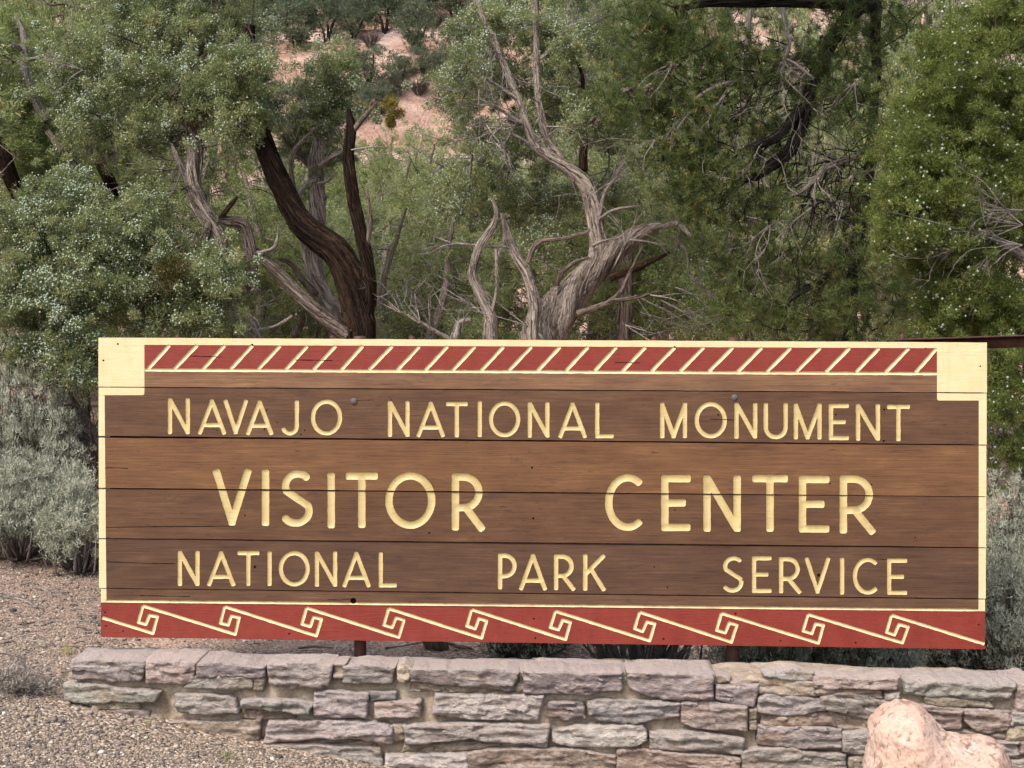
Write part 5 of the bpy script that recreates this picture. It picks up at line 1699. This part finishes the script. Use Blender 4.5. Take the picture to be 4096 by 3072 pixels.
T.limb("dead_branch", [(3425, 860, 9.7, 4), (3380, 800, 9.7, 6), (3370, 770, 9.7, 8), (3400, 710, 9.8, 8), (3470, 690, 9.95, 10)], DEAD, 6)
pb = [(1330, 225, 55, 40, 9.8, .3, 14), (1400, 60, 80, 80, 10, .5, 34), (1500, 100, 90, 100, 10, .5, 40), (1410, 200, 70, 60, 9.9, .4, 24), (1500, 250, 100, 80, 9.9, .5, 34), (1600, 150, 80, 90, 10, .5, 26),
      (1450, 360, 90, 70, 9.9, .4, 26), (1560, 380, 80, 80, 9.9, .4, 22), (1490, 445, 60, 36, 9.9, .4, 12), (1640, 460, 60, 60, 9.9, .4, 10), (1590, 600, 70, 70, 10, .4, 18), (1690, 150, 70, 60, 10.2, .4, 16),
      (1800, 110, 70, 80, 10.0, .4, 20), (1870, 190, 50, 60, 10, .4, 12), (1780, 220, 80, 35, 10, .4, 12), (1640, 300, 60, 50, 10.2, .4, 10), (1700, 560, 80, 70, 9.9, .4, 14), (1800, 620, 80, 90, 10.3, .4, 18),
      (1870, 500, 50, 100, 10.5, .4, 12), (1660, 680, 110, 45, 9.9, .4, 18), (1900, 70, 60, 60, 10.1, .4, 12), (1830, 10, 90, 40, 10.0, .5, 14), (1960, 30, 60, 50, 10.3, .4, 8), (1650, -60, 300, 40, 10, .7, 60), (1720, -230, 300, 130, 9.3, .8, 150), (1850, 700, 100, 40, 10.4, .4, 14), (1930, 640, 60, 80, 10.6, .4, 12), (1720, 400, 60, 60, 10.6, .3, 8), (1890, 290, 40, 50, 9.6, .2, 8), (1870, 410, 45, 40, 9.7, .2, 7), (1850, 560, 45, 50, 9.6, .25, 8), (1835, 665, 60, 45, 9.6, .25, 10)]  # wide blobs above the view: unseen upper crown, added to shade the needles below
C = T.fill(pb)
T.twigs(C, BARK_PINE, r0=.010)
n = len(C)
tu = np.repeat(C, 8, axis=0) + T.rg.normal(0, .075, (n * 8, 3))
R = np.full(len(tu), .012)
V, F, t = leaf_tris(T.rg, tu, R, 36, .046, .0042, .35, out=1.0)
mk("crown", V, F, PINE, T.root, T.base, False, {"tint": ('FACE', 'FLOAT', t)}, kind="stuff")
T.hang(150, BARK_PINE, .32, .0042, .13, 2, (1560, 150, 1960, 730))
T.hang(60, DEAD, .30, .0040, .12, 2, (1400, 60, 1960, 620))
T.bare([(3080, 900, 9.7, -.7, .7), (2900, 380, 9.7, -.6, .8), (2790, 430, 9.7, -.9, .5), (2700, 250, 9.7, -.8, .8), (2620, 560, 9.7, -1, .2), (3420, 330, 9.7, -.5, .6)], DEAD, n=3, L=.28, r=.004, droop=.1)
for (x, y) in ((2510, 367), (2592, 354), (2384, 487), (2690, 262)):
    c = P(x, y, 9.55)
    pv, pf = blobs(T.rg, c[None] + T.rg.normal(0, .012, (26, 3)), np.full((26, 3), .011), ICO, ICF)
    mk("pine_cone", pv, pf, BARK_MID, T.root, T.base, False, {"fib": ('POINT', 'FLOAT_VECTOR', pv)})

# --- bright juniper at the right edge, nearest of all
T = Tree("juniper_tree", "bright yellow-green juniper dotted with blue berries, behind the sign's right end", "tree", base_of(4150, 8.1), 22, "junipers close behind the sign")
T.limb("trunk", [(4200, 300, 8.2, 30), (4180, 700, 8.15, 40), (4160, 1100, 8.1, 52), (4150, 1400, 8.1, 60)], BARK_MID, 16, .2, 2, True)
T.limb("branch", [(3700, 755, 7.85, 6), (3740, 785, 7.85, 10), (3838, 868, 7.9, 13), (3932, 933, 7.95, 15), (4060, 1000, 8.05, 20), (4160, 1080, 8.1, 28)], BARK, 10)
T.limb("branch", [(3760, 250, 7.95, 8), (3900, 380, 8, 14), (4050, 520, 8.1, 20), (4185, 640, 8.15, 26)], BARK_MID, 8)
T.limb("branch", [(3620, 640, 7.95, 6), (3780, 660, 8, 10), (3950, 720, 8.05, 16), (4180, 840, 8.1, 24)], BARK_MID, 8)
T.limb("branch", [(3990, 1560, 7.9, 20), (4010, 1450, 7.95, 24), (4080, 1300, 8.05, 28), (4160, 1180, 8.1, 34)][::-1], BARK_BURNT, 10)
C = T.fill([(2085, 130, 90, 80, 8.0, .35, 34), (2020, 220, 60, 70, 7.95, .3, 22), (1975, 320, 50, 75, 7.9, .28, 22), (1955, 420, 50, 70, 7.9, .28, 22), (2080, 320, 100, 100, 8, .35, 44), (2080, 440, 100, 70, 7.95, .35, 30),
            (1960, 510, 45, 50, 7.9, .25, 14), (2040, 560, 80, 60, 7.95, .3, 24), (2060, 640, 80, 55, 8.0, .3, 22), (2150, 660, 80, 80, 8, .3, 26), (2170, 790, 40, 65, 7.85, .25, 16), (2165, 890, 38, 60, 7.85, .22, 13), (2195, 970, 30, 50, 7.85, .2, 8),
            (2200, 200, 80, 120, 8.1, .35, 32), (2150, 50, 80, 60, 8.1, .3, 20), (2200, 380, 60, 70, 8.0, .3, 14), (2050, 700, 70, 35, 8.1, .3, 12), (2250, 0, 120, 90, 8.2, .4, 20), (2190, 510, 50, 60, 8.5, .3, 16), (2120, 530, 50, 50, 8.4, .25, 10)])
T.twigs(C, r0=.009)
T.crown(C, .088, 900, .023, .0046, JUN_BRIGHT, 7, .0078, upb=.35, sub=7)
T.hang(50, DEAD, .25, .0035, .05, 2)
T.bare([(4000, 870, 7.7, -1, -.3), (4090, 900, 7.7, -1, -.1), (4090, 980, 7.7, -1, .05), (3960, 930, 7.75, -.9, .2), (4090, 840, 7.7, -1, .1)], DEAD, n=5, L=.28, r=.0045, spread=.4)


# ------------------------------------------------------------------ thicket of smaller junipers further back
def generic(label, seed, mat, berries, h, wd, n, rc, nl, L, Wd, cat="tree", group=None, name="juniper_tree", bare=3, bark=BARK):
    t = Tree(name, label, cat, (0.0, 0.0), seed, group)
    t.base = np.zeros(3)
    t.root.location = (0, 0, 0)
    rg = t.rg
    b = Buf()
    for k in range(3):
        a = rg.uniform(0, 6.28)
        p = [np.array([0, 0, -0.25]), np.array([0.10 * math.cos(a) * wd, 0.10 * math.sin(a) * wd, h * .25]), np.array([.22 * math.cos(a + .4) * wd, .22 * math.sin(a + .4) * wd, h * .55]), np.array([.2 * math.cos(a + .9) * wd, .2 * math.sin(a + .9) * wd, h * .9])]
        r0 = h * rg.uniform(.016, .026)
        tube(b, p, [r0 * 1.3, r0, r0 * .7, r0 * .25], 9, h * .03, .2, 2, .03 * h / 3, seed + k)
        t.nodes.append(spline(p, [1] * 4, .15 * h / 3)[0])
    b.obj("trunk", bark, t.root, t.base, True)
    v = unit(rg.normal(size=(n, 3))) * (rg.random(n) ** .40)[:, None]
    C = np.column_stack([v[:, 0] * wd / 2, v[:, 1] * wd / 2, h * .55 + v[:, 2] * h * .46])
    C[:, :2] *= (1 + .35 * fbm(np.column_stack([np.arctan2(v[:, 1], v[:, 0]) * 1.2, v[:, 2] * 2, v[:, 0] * 0]), seed, 2))[:, None]
    t.twigs(C, r0=.010 * h / 3)
    t.crown(C, rc, nl, L, Wd, mat, berries, .008)
    if bare:
        bb = Buf()
        for _ in range(bare * 13):
            a, z = rg.uniform(0, 6.28), rg.uniform(.1, .85) * h
            k0 = rg.uniform(.08, .36)
            q = np.array([k0 * math.cos(a) * wd, k0 * math.sin(a) * wd, z])
            d = unit(np.array([math.cos(a), math.sin(a), rg.uniform(-.3, .6)]))
            for f in range(3):
                dd = unit(d + rg.normal(0, .35, 3))
                l = rg.uniform(.12, .34) * wd
                tube(bb, [q, q + dd * l * .5, q + unit(dd + rg.normal(0, .3, 3)) * l], [.0065 * h / 3, .005 * h / 3, .0022], 4, .15, 0, 0, 0, 1, cap=False)
        bb.obj("dead_twigs", DEAD, t.root, t.base, True, kind="stuff")
    return t.root


def copy_tree(root, label):
    r = root.copy()
    COL.objects.link(r)
    r["label"] = label
    for ch in root.children:
        c = ch.copy()
        COL.objects.link(c)
        c.parent = r
    return r


GRP = "junipers of the thicket behind"
proto = [generic("", 201, JUN_BG, 26, 3.0, 2.6, 110, .18, 540, .040, .0105, "tree", GRP), generic("", 202, JUN_YEL, 0, 3.0, 2.5, 105, .18, 540, .040, .0105, "tree", GRP), generic("", 203, JUN_BG, 14, 3.0, 2.9, 115, .19, 540, .042, .011, "tree", GRP, bare=5)]
used = set()
SPOT = [  # Dx, distance, height, kind, label
    (30, 14.5, 4.9, 1, "yellow-green juniper behind the bare pale top in the upper left corner"),
    (130, 13.5, 3.4, 1, "yellow-green juniper low between the two berried trees at left"),
    (480, 12.6, 2.4, 1, "bright green juniper showing between the grey trunk and the dark trunk"),
    (600, 13.2, 2.1, 0, "small juniper low behind the dark curved trunk"),
    (760, 13.8, 2.0, 0, "juniper just right of the dark trunk's upright branch"),
    (850, 15.5, 2.45, 1, "light green juniper hung with two round golden mistletoe clumps"),
    (955, 14.6, 2.45, 1, "slender yellow-green juniper below the pink slickrock"),
    (900, 12.6, 2.1, 0, "low blue-berried juniper between the dark trunk and the dead stems"),
    (1060, 13.2, 2.2, 2, "green juniper filling the space behind the curving dead stem"),
    (1230, 13.8, 3.0, 2, "green juniper directly behind the twisted trunk's upper fork"),
    (1330, 14.6, 4.6, 0, "tall juniper behind the pine's left needles"),
    (1440, 13.2, 2.9, 2, "juniper behind the pale broken limb of the twisted tree"),
    (1590, 14.2, 3.3, 0, "shaded juniper seen under the pine's left branches"),
    (1730, 15.8, 2.6, 2, "juniper seen through the gap in the middle of the pine"),
    (1860, 13.6, 3.5, 0, "shaded juniper behind the pine's trunk"),
    (1980, 12.8, 4.4, 2, "dark juniper between the pine and the bright right tree"),
    (2140, 11.6, 4.2, 0, "dark juniper behind the bright right tree"),
    (270, 14.2, 4.6, 2, "juniper behind the left berried crown"),
    (400, 16.0, 4.6, 0, "juniper behind the top of the left berried crown"),
    (150, 16.5, 5.6, 0, "tall juniper behind the upper left foliage"),
    (1290, 16.5, 5.4, 0, "tall juniper behind the centre tree's bare limbs"),
    (1400, 17.5, 6.0, 2, "tall juniper behind the gap between the centre tree and the pine"),
    (1580, 17.5, 6.0, 2, "tall juniper behind the pine's crown"),
    (1790, 19.0, 2.6, 0, "far juniper under the gap in the pine"),
    (1980, 17.0, 6.0, 0, "tall juniper behind the pine's right side"),
    (700, 18.0, 2.2, 2, "juniper below the slickrock, behind the pale forked trunk"),
    (780, 20.5, 2.55, 1, "yellow-green juniper at the foot of the slickrock"),
    (1000, 19.0, 2.6, 2, "juniper under the right end of the slickrock"),
    (590, 17.0, 2.3, 2, "juniper under the left end of the slickrock"),
    (900, 24.0, 2.75, 0, "far juniper just below the slickrock's middle"),
    (960, 22.0, 2.35, 1, "yellow-green juniper just below the slickrock's right part"),
    (-420, 10.5, 3.4, 2, "juniper standing just outside the picture's left edge, the near one"),
    (-700, 14.5, 4.2, 0, "juniper standing just outside the picture's left edge, the far one"),
    (-260, 15.5, 4.2, 1, "yellow-green juniper standing just outside the picture's left edge"),
    (2560, 11.0, 3.8, 2, "juniper standing just outside the picture's right edge, the near one"),
    (2620, 16.0, 4.6, 0, "juniper standing just outside the picture's right edge, the far one"),
    (660, 25.0, 2.6, 0, "far juniper just below the slickrock's left part"),
]
rgp = np.random.default_rng(77)
for (dx, Y, h, kind, lab) in SPOT:
    if kind not in used:
        used.add(kind)
        r = proto[kind]
        r["label"] = lab
    else:
        r = copy_tree(proto[kind], lab)
    x = (dx * DS - 2048) / FPX * Y
    r.location = (x, Y, gz(x, Y) - .05)
    s = h / 3.0
    kx = .72 if h > 3.9 else .8 * s * .6 + .36
    r.scale = (kx, kx, s)
    r.rotation_euler = (0, 0, rgp.uniform(0, 6.28))
    if "mistletoe clumps" in lab:
        rg = np.random.default_rng(5)
        inv = Matrix.Rotation(-r.rotation_euler[2], 3, 'Z')
        for (mx, my, mr) in ((1450, 440, 28), (1572, 430, 36), (1566, 492, 24)):
            c = P(mx, my, Y - 0.9)[None] + rg.normal(0, .45, (5, 3)) * mr * mpx(Y)
            V, F, t = leaf_tris(rg, c, np.full(5, mr * .55 * mpx(Y)), 300, .040, .007, .3)
            V = V - np.array(r.location)
            V = V @ np.array(inv).T / np.array(r.scale)
            mk("mistletoe", V, F, MISTLE, r, None, False, {"tint": ('FACE', 'FLOAT', t)})

# ------------------------------------------------------------------ bushes on the slickrock hill


def hit(dx, dy):
    d = ray(dx * DS, dy * DS)
    Y = np.arange(30, 200, .2)
    z = EYE + d[2] / d[1] * Y
    x = d[0] / d[1] * Y
    g = ground_z(x, Y)
    k = np.argmax(g > z)
    return x[k], Y[k], g[k]


GH = "bushes on the slickrock hill"
hp = [generic("", 301, JUN_FAR, 0, 3.0, 3.2, 42, .48, 150, .22, .055, "tree", GH, "hill_bush", 0, BARK_PINE), generic("", 302, JUN_FAR, 0, 3.0, 2.8, 34, .45, 150, .20, .05, "tree", GH, "hill_bush", 0, BARK_PINE)]
HB = [(640, 110, 4.4), (705, 95, 4.6), (765, 85, 3.8), (830, 75, 5.4), (900, 105, 3.6), (785, 218, 4.4), (870, 178, 2.3), (915, 165, 2.2), (950, 182, 2.2), (960, 245, 2.3),
      (840, 215, 1.8), (900, 122, 1.8), (820, 255, 2.4), (760, 265, 2.4), (985, 130, 3.2), (560, 60, 5),
      (610, 40, 5), (670, 45, 5), (730, 35, 5), (790, 40, 5), (860, 40, 5), (920, 45, 5), (980, 40, 5), (640, 5, 5), (710, 0, 5.4), (780, 5, 5), (850, 0, 5.4), (920, 5, 5), (570, 0, 5), (990, 0, 5),
      (1010, 200, 3), (1030, 120, 4), (520, 100, 4), (500, 200, 4), (1730, 300, 2.2), (1800, 300, 2.4), (1690, 250, 3), (1770, 230, 3), (1850, 260, 3), (100, 60, 5), (200, 80, 5), (300, 60, 5), (400, 60, 5), (1100, 60, 5), (1250, 60, 5), (1400, 60, 5), (1560, 60, 5), (1700, 80, 5), (1900, 60, 5), (2050, 60, 5), (1960, 200, 4), (30, 150, 4), (0, 20, 5), (60, -20, 5), (120, 0, 5), (1880, 120, 5)]
ORD = ["leftmost", "second from left", "third from left", "fourth from left", "fifth from left", "sixth from left", "seventh from left", "eighth from left", "ninth from left", "tenth from left", "eleventh from left"]
HLAB = {}
gap = [(dx, dy, h) for dx, dy, h in HB if 555 <= dx <= 995 and dy < 280]
for lo_, hi_, txt in ((-99, 20, "along the picture's top edge"), (20, 70, "in the second row from the top"), (70, 140, "at the slickrock's upper rim"), (140, 210, "halfway down the slickrock"), (210, 290, "at the slickrock's foot")):
    for n_, e in enumerate(sorted(q for q in gap if lo_ <= q[1] < hi_)):
        HLAB[e] = "dark green hill bush, " + ORD[n_] + " " + txt
for k, (dx, dy, h) in enumerate(HB):
    kind = k % 2
    lab = HLAB.get((dx, dy, h), "dark bush on the hill, only glimpsed between the nearer trees")
    if k < 2:
        r = hp[kind]
        r["label"] = lab
    else:
        r = copy_tree(hp[kind], lab)
    x, Y, z = hit(dx, dy)
    s = h * .52 / 3.0
    r.location = (x, Y, z - .05)
    r.scale = (s, s, s * rgp.uniform(.85, 1.1))
    r.rotation_euler = (0, 0, rgp.uniform(0, 6.28))
# grey leafless shrubs on the hill
GS = "grey leafless shrubs on the hill"
sb = Tree("leafless_shrub", "grey leafless shrub on the pink slickrock slope", "shrub", (0., 0.), 305, GS)
sb.base = np.zeros(3)
b = Buf()
for k in range(70):
    a = sb.rg.uniform(0, 6.28)
    q = np.array([.1 * math.cos(a), .1 * math.sin(a), 0])
    d = unit(np.array([math.cos(a) * sb.rg.uniform(.2, 1), math.sin(a) * sb.rg.uniform(.2, 1), 1]))
    l = sb.rg.uniform(.7, 1.3)
    m = q + d * l * .5
    tube(b, [q, m, m + unit(d + sb.rg.normal(0, .3, 3)) * l * .5], [.02, .014, .006], 3, .3, cap=False)
    for _ in range(3):
        tube(b, [m, m + unit(d + sb.rg.normal(0, .5, 3)) * l * .5], [.012, .005], 3, .3, cap=False)
b.obj("branch", TWIG, sb.root, None, True)
GLAB = ['at the top, beside the small tree', 'at the upper rim of the bare rock', 'low on the slope, left of its fellow', 'low on the slope, right of its fellow', 'highest at the right', 'near the left end of the slope', 'lowest at the right end', 'on the bare rock at the left']
for k, (dx, dy, s) in enumerate([(870, 60, 1.7), (800, 110, 1.2), (855, 210, 1.3), (905, 215, 1.2), (940, 60, 1.6), (610, 70, 1.6), (975, 215, 1.2), (720, 160, 1.0)]):
    r = sb.root if k == 0 else copy_tree(sb.root, "")
    r["label"] = "grey leafless shrub on the pink slickrock, " + GLAB[k]
    x, Y, z = hit(dx, dy)
    r.location = (x, Y, z)
    r.scale = (s * .55, s * .55, s * .55)
    r.rotation_euler = (0, 0, rgp.uniform(0, 6.28))


# ------------------------------------------------------------------ sagebrush
def sage(label, x, Y, h, wd, seed, n_stem=60, leafy=1.0, tall=1.0, woody=1.0, group="sagebrush round the sign", lf0=.42):
    z = gz(x, Y)
    t = thing("sagebrush", label, "shrub", (x, Y, z), group)
    rg = np.random.default_rng(seed)
    o = np.array([x, Y, z])
    b = Buf()
    C = []
    for k in range(n_stem):
        a = rg.uniform(0, 6.28)
        s = math.sqrt(rg.random())
        tip = o + np.array([math.cos(a) * s * wd / 2, math.sin(a) * s * wd / 2, h * (1 - .45 * s * s) * rg.uniform(.75, 1.08)])
        q = o + np.array([math.cos(a) * .04, math.sin(a) * .04, -.02])
        m = q * .55 + tip * .45 + np.array([math.cos(a), math.sin(a), -.6]) * wd * .10 * s + rg.normal(0, .03, 3)
        tube(b, [q, m, tip], [.007 * woody, .005 * woody, .0015], 4, .06, 0, 0, .01, k, cap=False)
        for f in np.linspace(lf0, 1.0, 6):
            c = m + (tip - m) * (f - .42) / .58
            C.append(c + rg.normal(0, .03, 3))
            if rg.random() < .7:
                e = c + rg.normal(0, .06, 3) + np.array([0, 0, .06 * tall])
                tube(b, [c, e], [.002, .001], 3, .1, cap=False)
                C.append(e)
    b.obj("stems", DEAD if woody > 1 else TWIG, t, o, True, kind="stuff")
    if leafy > 0:
        C = np.array(C)
        V, F, tt = leaf_tris(rg, C, np.full(len(C), .028), int(34 * leafy), .024, .0055, .8 * tall, out=.5)
        mk("foliage", V, F, SAGE, t, o, False, {"tint": ('FACE', 'FLOAT', tt)}, kind="stuff")
    return t


def sx(d, Y):
    return (d * DS - 2048) / FPX * Y


sage("feathery silver sagebrush at the left picture edge, tallest of the left clump", sx(25, 9.3), 9.3, .98, .80, 401, 100, 1.0, 1.6)
sage("grey-green sagebrush against the sign's left edge, under the leaning juniper base", sx(120, 10.1), 10.1, .52, .60, 402, 100, lf0=.5)
sage("low spreading sagebrush at the left picture edge with bare grey lower stems", sx(45, 8.7), 8.7, .50, .85, 403, 110, 1.0, 1.0, 1.4, lf0=.68)
sage("small darker sagebrush by the sign's lower left edge", sx(170, 8.5), 8.5, .42, .55, 404, 90, 1.0, 1.0, 1.4, lf0=.66)
sage("silver sagebrush beside the sign's right edge, upper one", sx(2195, 7.6), 7.6, .82, .50, 405, 100)
sage("broad sagebrush at the right picture edge above the wall", sx(2190, 7.2), 7.2, .55, .55, 406, 90)
sage("sagebrush under the sign's bottom right corner", sx(2080, 7.4), 7.4, .42, .45, 407, 70, .7)
sage("sagebrush under the sign just right of the right post", sx(1660, 7.1), 7.1, .36, .50, 408, 90)
sage("pale sagebrush under the sign left of its right corner", sx(1880, 7.05), 7.05, .36, .50, 409, 90)
sage("sagebrush under the sign between the right post and the corner", sx(1770, 7.25), 7.25, .36, .40, 410, 70)
sage("small twiggy sagebrush under the sign's middle", sx(1130, 7.3), 7.3, .30, .40, 411, 60, .5)
sage("leafless grey shrub under the sign left of the right post", sx(1390, 7.1), 7.1, .38, .60, 412, 70, 0, 1, 1.6)
sage("leafless grey shrub under the sign, nearer the middle", sx(1250, 7.6), 7.6, .36, .5, 413, 50, .25, 1, 1.3)

# ------------------------------------------------------------------ gravel, sticks, grass, stump
rg = np.random.default_rng(900)
n1, n2 = 24000, 42000
X = np.concatenate([rg.uniform(-2.6, -.2, n1), rg.uniform(-3.4, .1, n2)])
Y = np.concatenate([rg.uniform(5.0, 6.4, n1), rg.uniform(5.2, 8.6, n2)])
keep = ~((Y > 6.22) & (Y < 6.75) & (X > -1.86)) & ~((Y > 6.5) & (X > -1.72) & (rg.random(len(X)) < .94))
X, Y = X[keep], Y[keep]
S = np.exp(rg.normal(math.log(.0034), .42, len(X)))
big_ = rg.random(len(X)) < .010
S[big_] *= 2.2
Z = ground_z(X, Y) + S * .25
sz = np.stack([S * rg.uniform(.8, 1.4, len(X)), S * rg.uniform(.8, 1.4, len(X)), S * rg.uniform(.55, .9, len(X))], 1)
V, F = blobs(rg, np.stack([X, Y, Z], 1), sz, ICO, ICF)
mk("gravel", V, F, PEBBLE, None, None, True, {"tint": ('FACE', 'FLOAT', np.repeat(np.clip(rg.normal(.45, .26, len(X)), 0, 1), 20))}, kind="stuff")
# loose stones at the foot of the wall
for k, (px, py, r, col) in enumerate([(270, 2820, 14, TAN), (305, 2815, 15, LGT), (310, 2842, 16, LGT), (490, 2880, 17, LGT), (525, 2890, 14, PNK), (320, 2868, 12, GRY), (360, 2855, 16, GRY), (400, 2868, 13, GRN), (615, 2915, 16, LGT), (770, 2935, 14, PNK), (945, 2972, 13, LGT), (660, 2905, 10, TAN)]):
    d = ray(px, py)
    yy = np.arange(5.3, 9, .01)
    kk = np.argmax(ground_z(d[0] / d[1] * yy, yy) > EYE + d[2] / d[1] * yy)
    x, y = d[0] / d[1] * yy[kk], yy[kk]
    V, F = blobs(rg, np.zeros((1, 3)), np.array([[r, r * .9, r * .7]]) * mpx(y), ICO, ICF)
    o = np.array([x, y, gz(x, y) + r * .3 * mpx(y)])
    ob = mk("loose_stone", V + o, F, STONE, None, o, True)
    ob.color = (*(np.array(col) * 1.15), 1)
    tag(ob, "small loose stone lying at the foot of the wall's left end", "stone", "loose stones at the wall foot")


def on_ground(px, py):
    d = ray(px, py)
    yy = np.arange(5.0, 14, .01)
    g = ground_z(d[0] / d[1] * yy, yy)
    kk = int(np.argmax(g > EYE + d[2] / d[1] * yy))
    return np.array([d[0] / d[1] * yy[kk], yy[kk], g[kk]])


for k, (pts, r, lab) in enumerate([
    ([(-20, 2392), (60, 2398), (110, 2412), (152, 2436)], 11, "pale bleached stick lying on the gravel at the left picture edge"),
    ([(286, 2482), (340, 2487), (405, 2484)], 3.5, "thin twig beside the sign's lower left corner"),
    ([(90, 2562), (150, 2570), (240, 2586), (320, 2590)], 4, "long thin pale stick on the gravel left of the wall's end"),
    ([(130, 2350), (180, 2362), (215, 2390)], 4, "short grey stick on the soil below the sagebrush"),
    ([(262, 2300), (290, 2318), (316, 2334)], 5, "forked pale twig under the sagebrush by the sign"),
    ([(0, 2616), (40, 2624), (75, 2630)], 4, "dark stick on the gravel at the left edge, below the others"),
    ([(70, 2500), (110, 2500), (140, 2492)], 4, "short dark stick between the pale sticks on the gravel"),
    ([(1770, 2570), (1850, 2600), (1890, 2606)], 7, "grey branch lying on the soil under the sign beside the stump"),
    ([(1540, 2598), (1620, 2584), (1690, 2570)], 4, "thin straight stick on the soil under the sign, left of the stump"),
    ([(1190, 2596), (1260, 2590), (1330, 2596)], 4, "dry twigs on the red soil left of the left post"),
]):
    W = [on_ground(*p) + np.array([0, 0, r * .8 * mpx(8)]) for p in pts]
    b = Buf()
    tube(b, W, [r * mpx(8) * f for f in np.linspace(1, .5, len(W))], 7, .03, .15, 2, .006, k)
    o = W[0]
    ob = b.obj("fallen_stick", DEAD if k not in (5, 6) else BARK_MID, None, o, True)
    tag(ob, lab, "stick", "sticks on the ground")

for k, (px, py, n, h, lab) in enumerate([(150 + 120, 2618, 60, .055, "yellowish grass tuft beside the wall's left end"), (595, 2905, 26, .05, "small green grass tuft growing at the wall's foot"), (905, 3040, 40, .045, "sparse pale grass tuft in the gravel at the bottom")]):
    o = on_ground(px, py)
    V, F, t = leaf_tris(rg, o[None], np.array([.035 if k != 1 else .016]), n, h * .8, .0028, 2.2, out=.3)
    t = np.clip(t + .25, 0, 1)
    V[:, 2] = np.maximum(V[:, 2], o[2] - .003)
    ob = mk("grass_tuft", V, F, GRASS, None, o, False, {"tint": ('FACE', 'FLOAT', t)})
    tag(ob, lab, "grass", "grass tufts in the gravel")

b = Buf()
for _ in range(900):
    if rg.random() < .6:
        x, y = rg.uniform(-3.3, -1.75), rg.uniform(6.4, 9.0)
    else:
        x, y = rg.uniform(-1.9, 2.2), rg.uniform(6.8, 8.6)
    z, a, l = gz(x, y) + .005, rg.uniform(0, 6.28), rg.uniform(.02, .10)
    q = np.array([x, y, z])
    d = np.array([math.cos(a), math.sin(a), 0])
    tube(b, [q, q + d * l * .5 + rg.normal(0, .006, 3) + [0, 0, .006], q + d * l + [0, 0, rg.uniform(0, .012)]], [.0022, .0020, .001], 4, .05, cap=False)
ob = b.obj("twig_litter", DEAD, None, None, True, kind="stuff")
ob["label"] = "scattered small dry twigs on the soil beside and behind the sign"
o = on_ground(70, 2760)
t = thing("dead_cushion_plant", "low grey dried cushion plant on the gravel at the lower left", "plant", o)
C = np.array([o + np.array([rg.normal(0, .07), rg.normal(0, .05), abs(rg.normal(0, .035))]) for _ in range(70)])
V, F, tt = leaf_tris(rg, C, np.full(70, .025), 60, .03, .005, .3, out=.8)
mk("foliage", V, F, DRY, t, o, False, {"tint": ('FACE', 'FLOAT', tt)}, kind="stuff")
b = Buf()
for _ in range(40):
    a = C[rg.integers(0, 70)]
    tube(b, [a, a + rg.normal(0, .03, 3), a + rg.normal(0, .05, 3)], [.002, .002, .001], 3, .03, cap=False)
b.obj("stems", DEAD, t, o, True, kind="stuff")

o = on_ground(1735, 2596)
t = thing("tree_stump", "short sawn stump with a pale cut end on the soil under the sign", "stump", o)
b = Buf()
tube(b, [o + np.array([-.05, -.02, .10]), o + np.array([0, 0, .05]), o + np.array([.03, .02, -.05])], [.045, .05, .06], 14, .02, .12, 2, 0, 3, cap=False)
b.obj("trunk", BARK_MID, t, o, True)
b = Buf()
c = o + np.array([-.05, -.02, .10])
nrm = unit(np.array([-.05, -.02, .05]))
u_ = unit(np.cross(nrm, [0, 1, 0]))
v_ = np.cross(nrm, u_)
ringp = np.array([c + nrm * .002 + .044 * (math.cos(a) * u_ + math.sin(a) * v_) for a in np.linspace(0, 6.283, 16, endpoint=False)])
b.add(np.vstack([ringp, c + nrm * .003]), np.array([(i, (i + 1) % 16, 16) for i in range(16)]), np.random.default_rng(1).normal(0, .02, (17, 3)))
b.obj("cut_face", MORTAR, t, o, False)
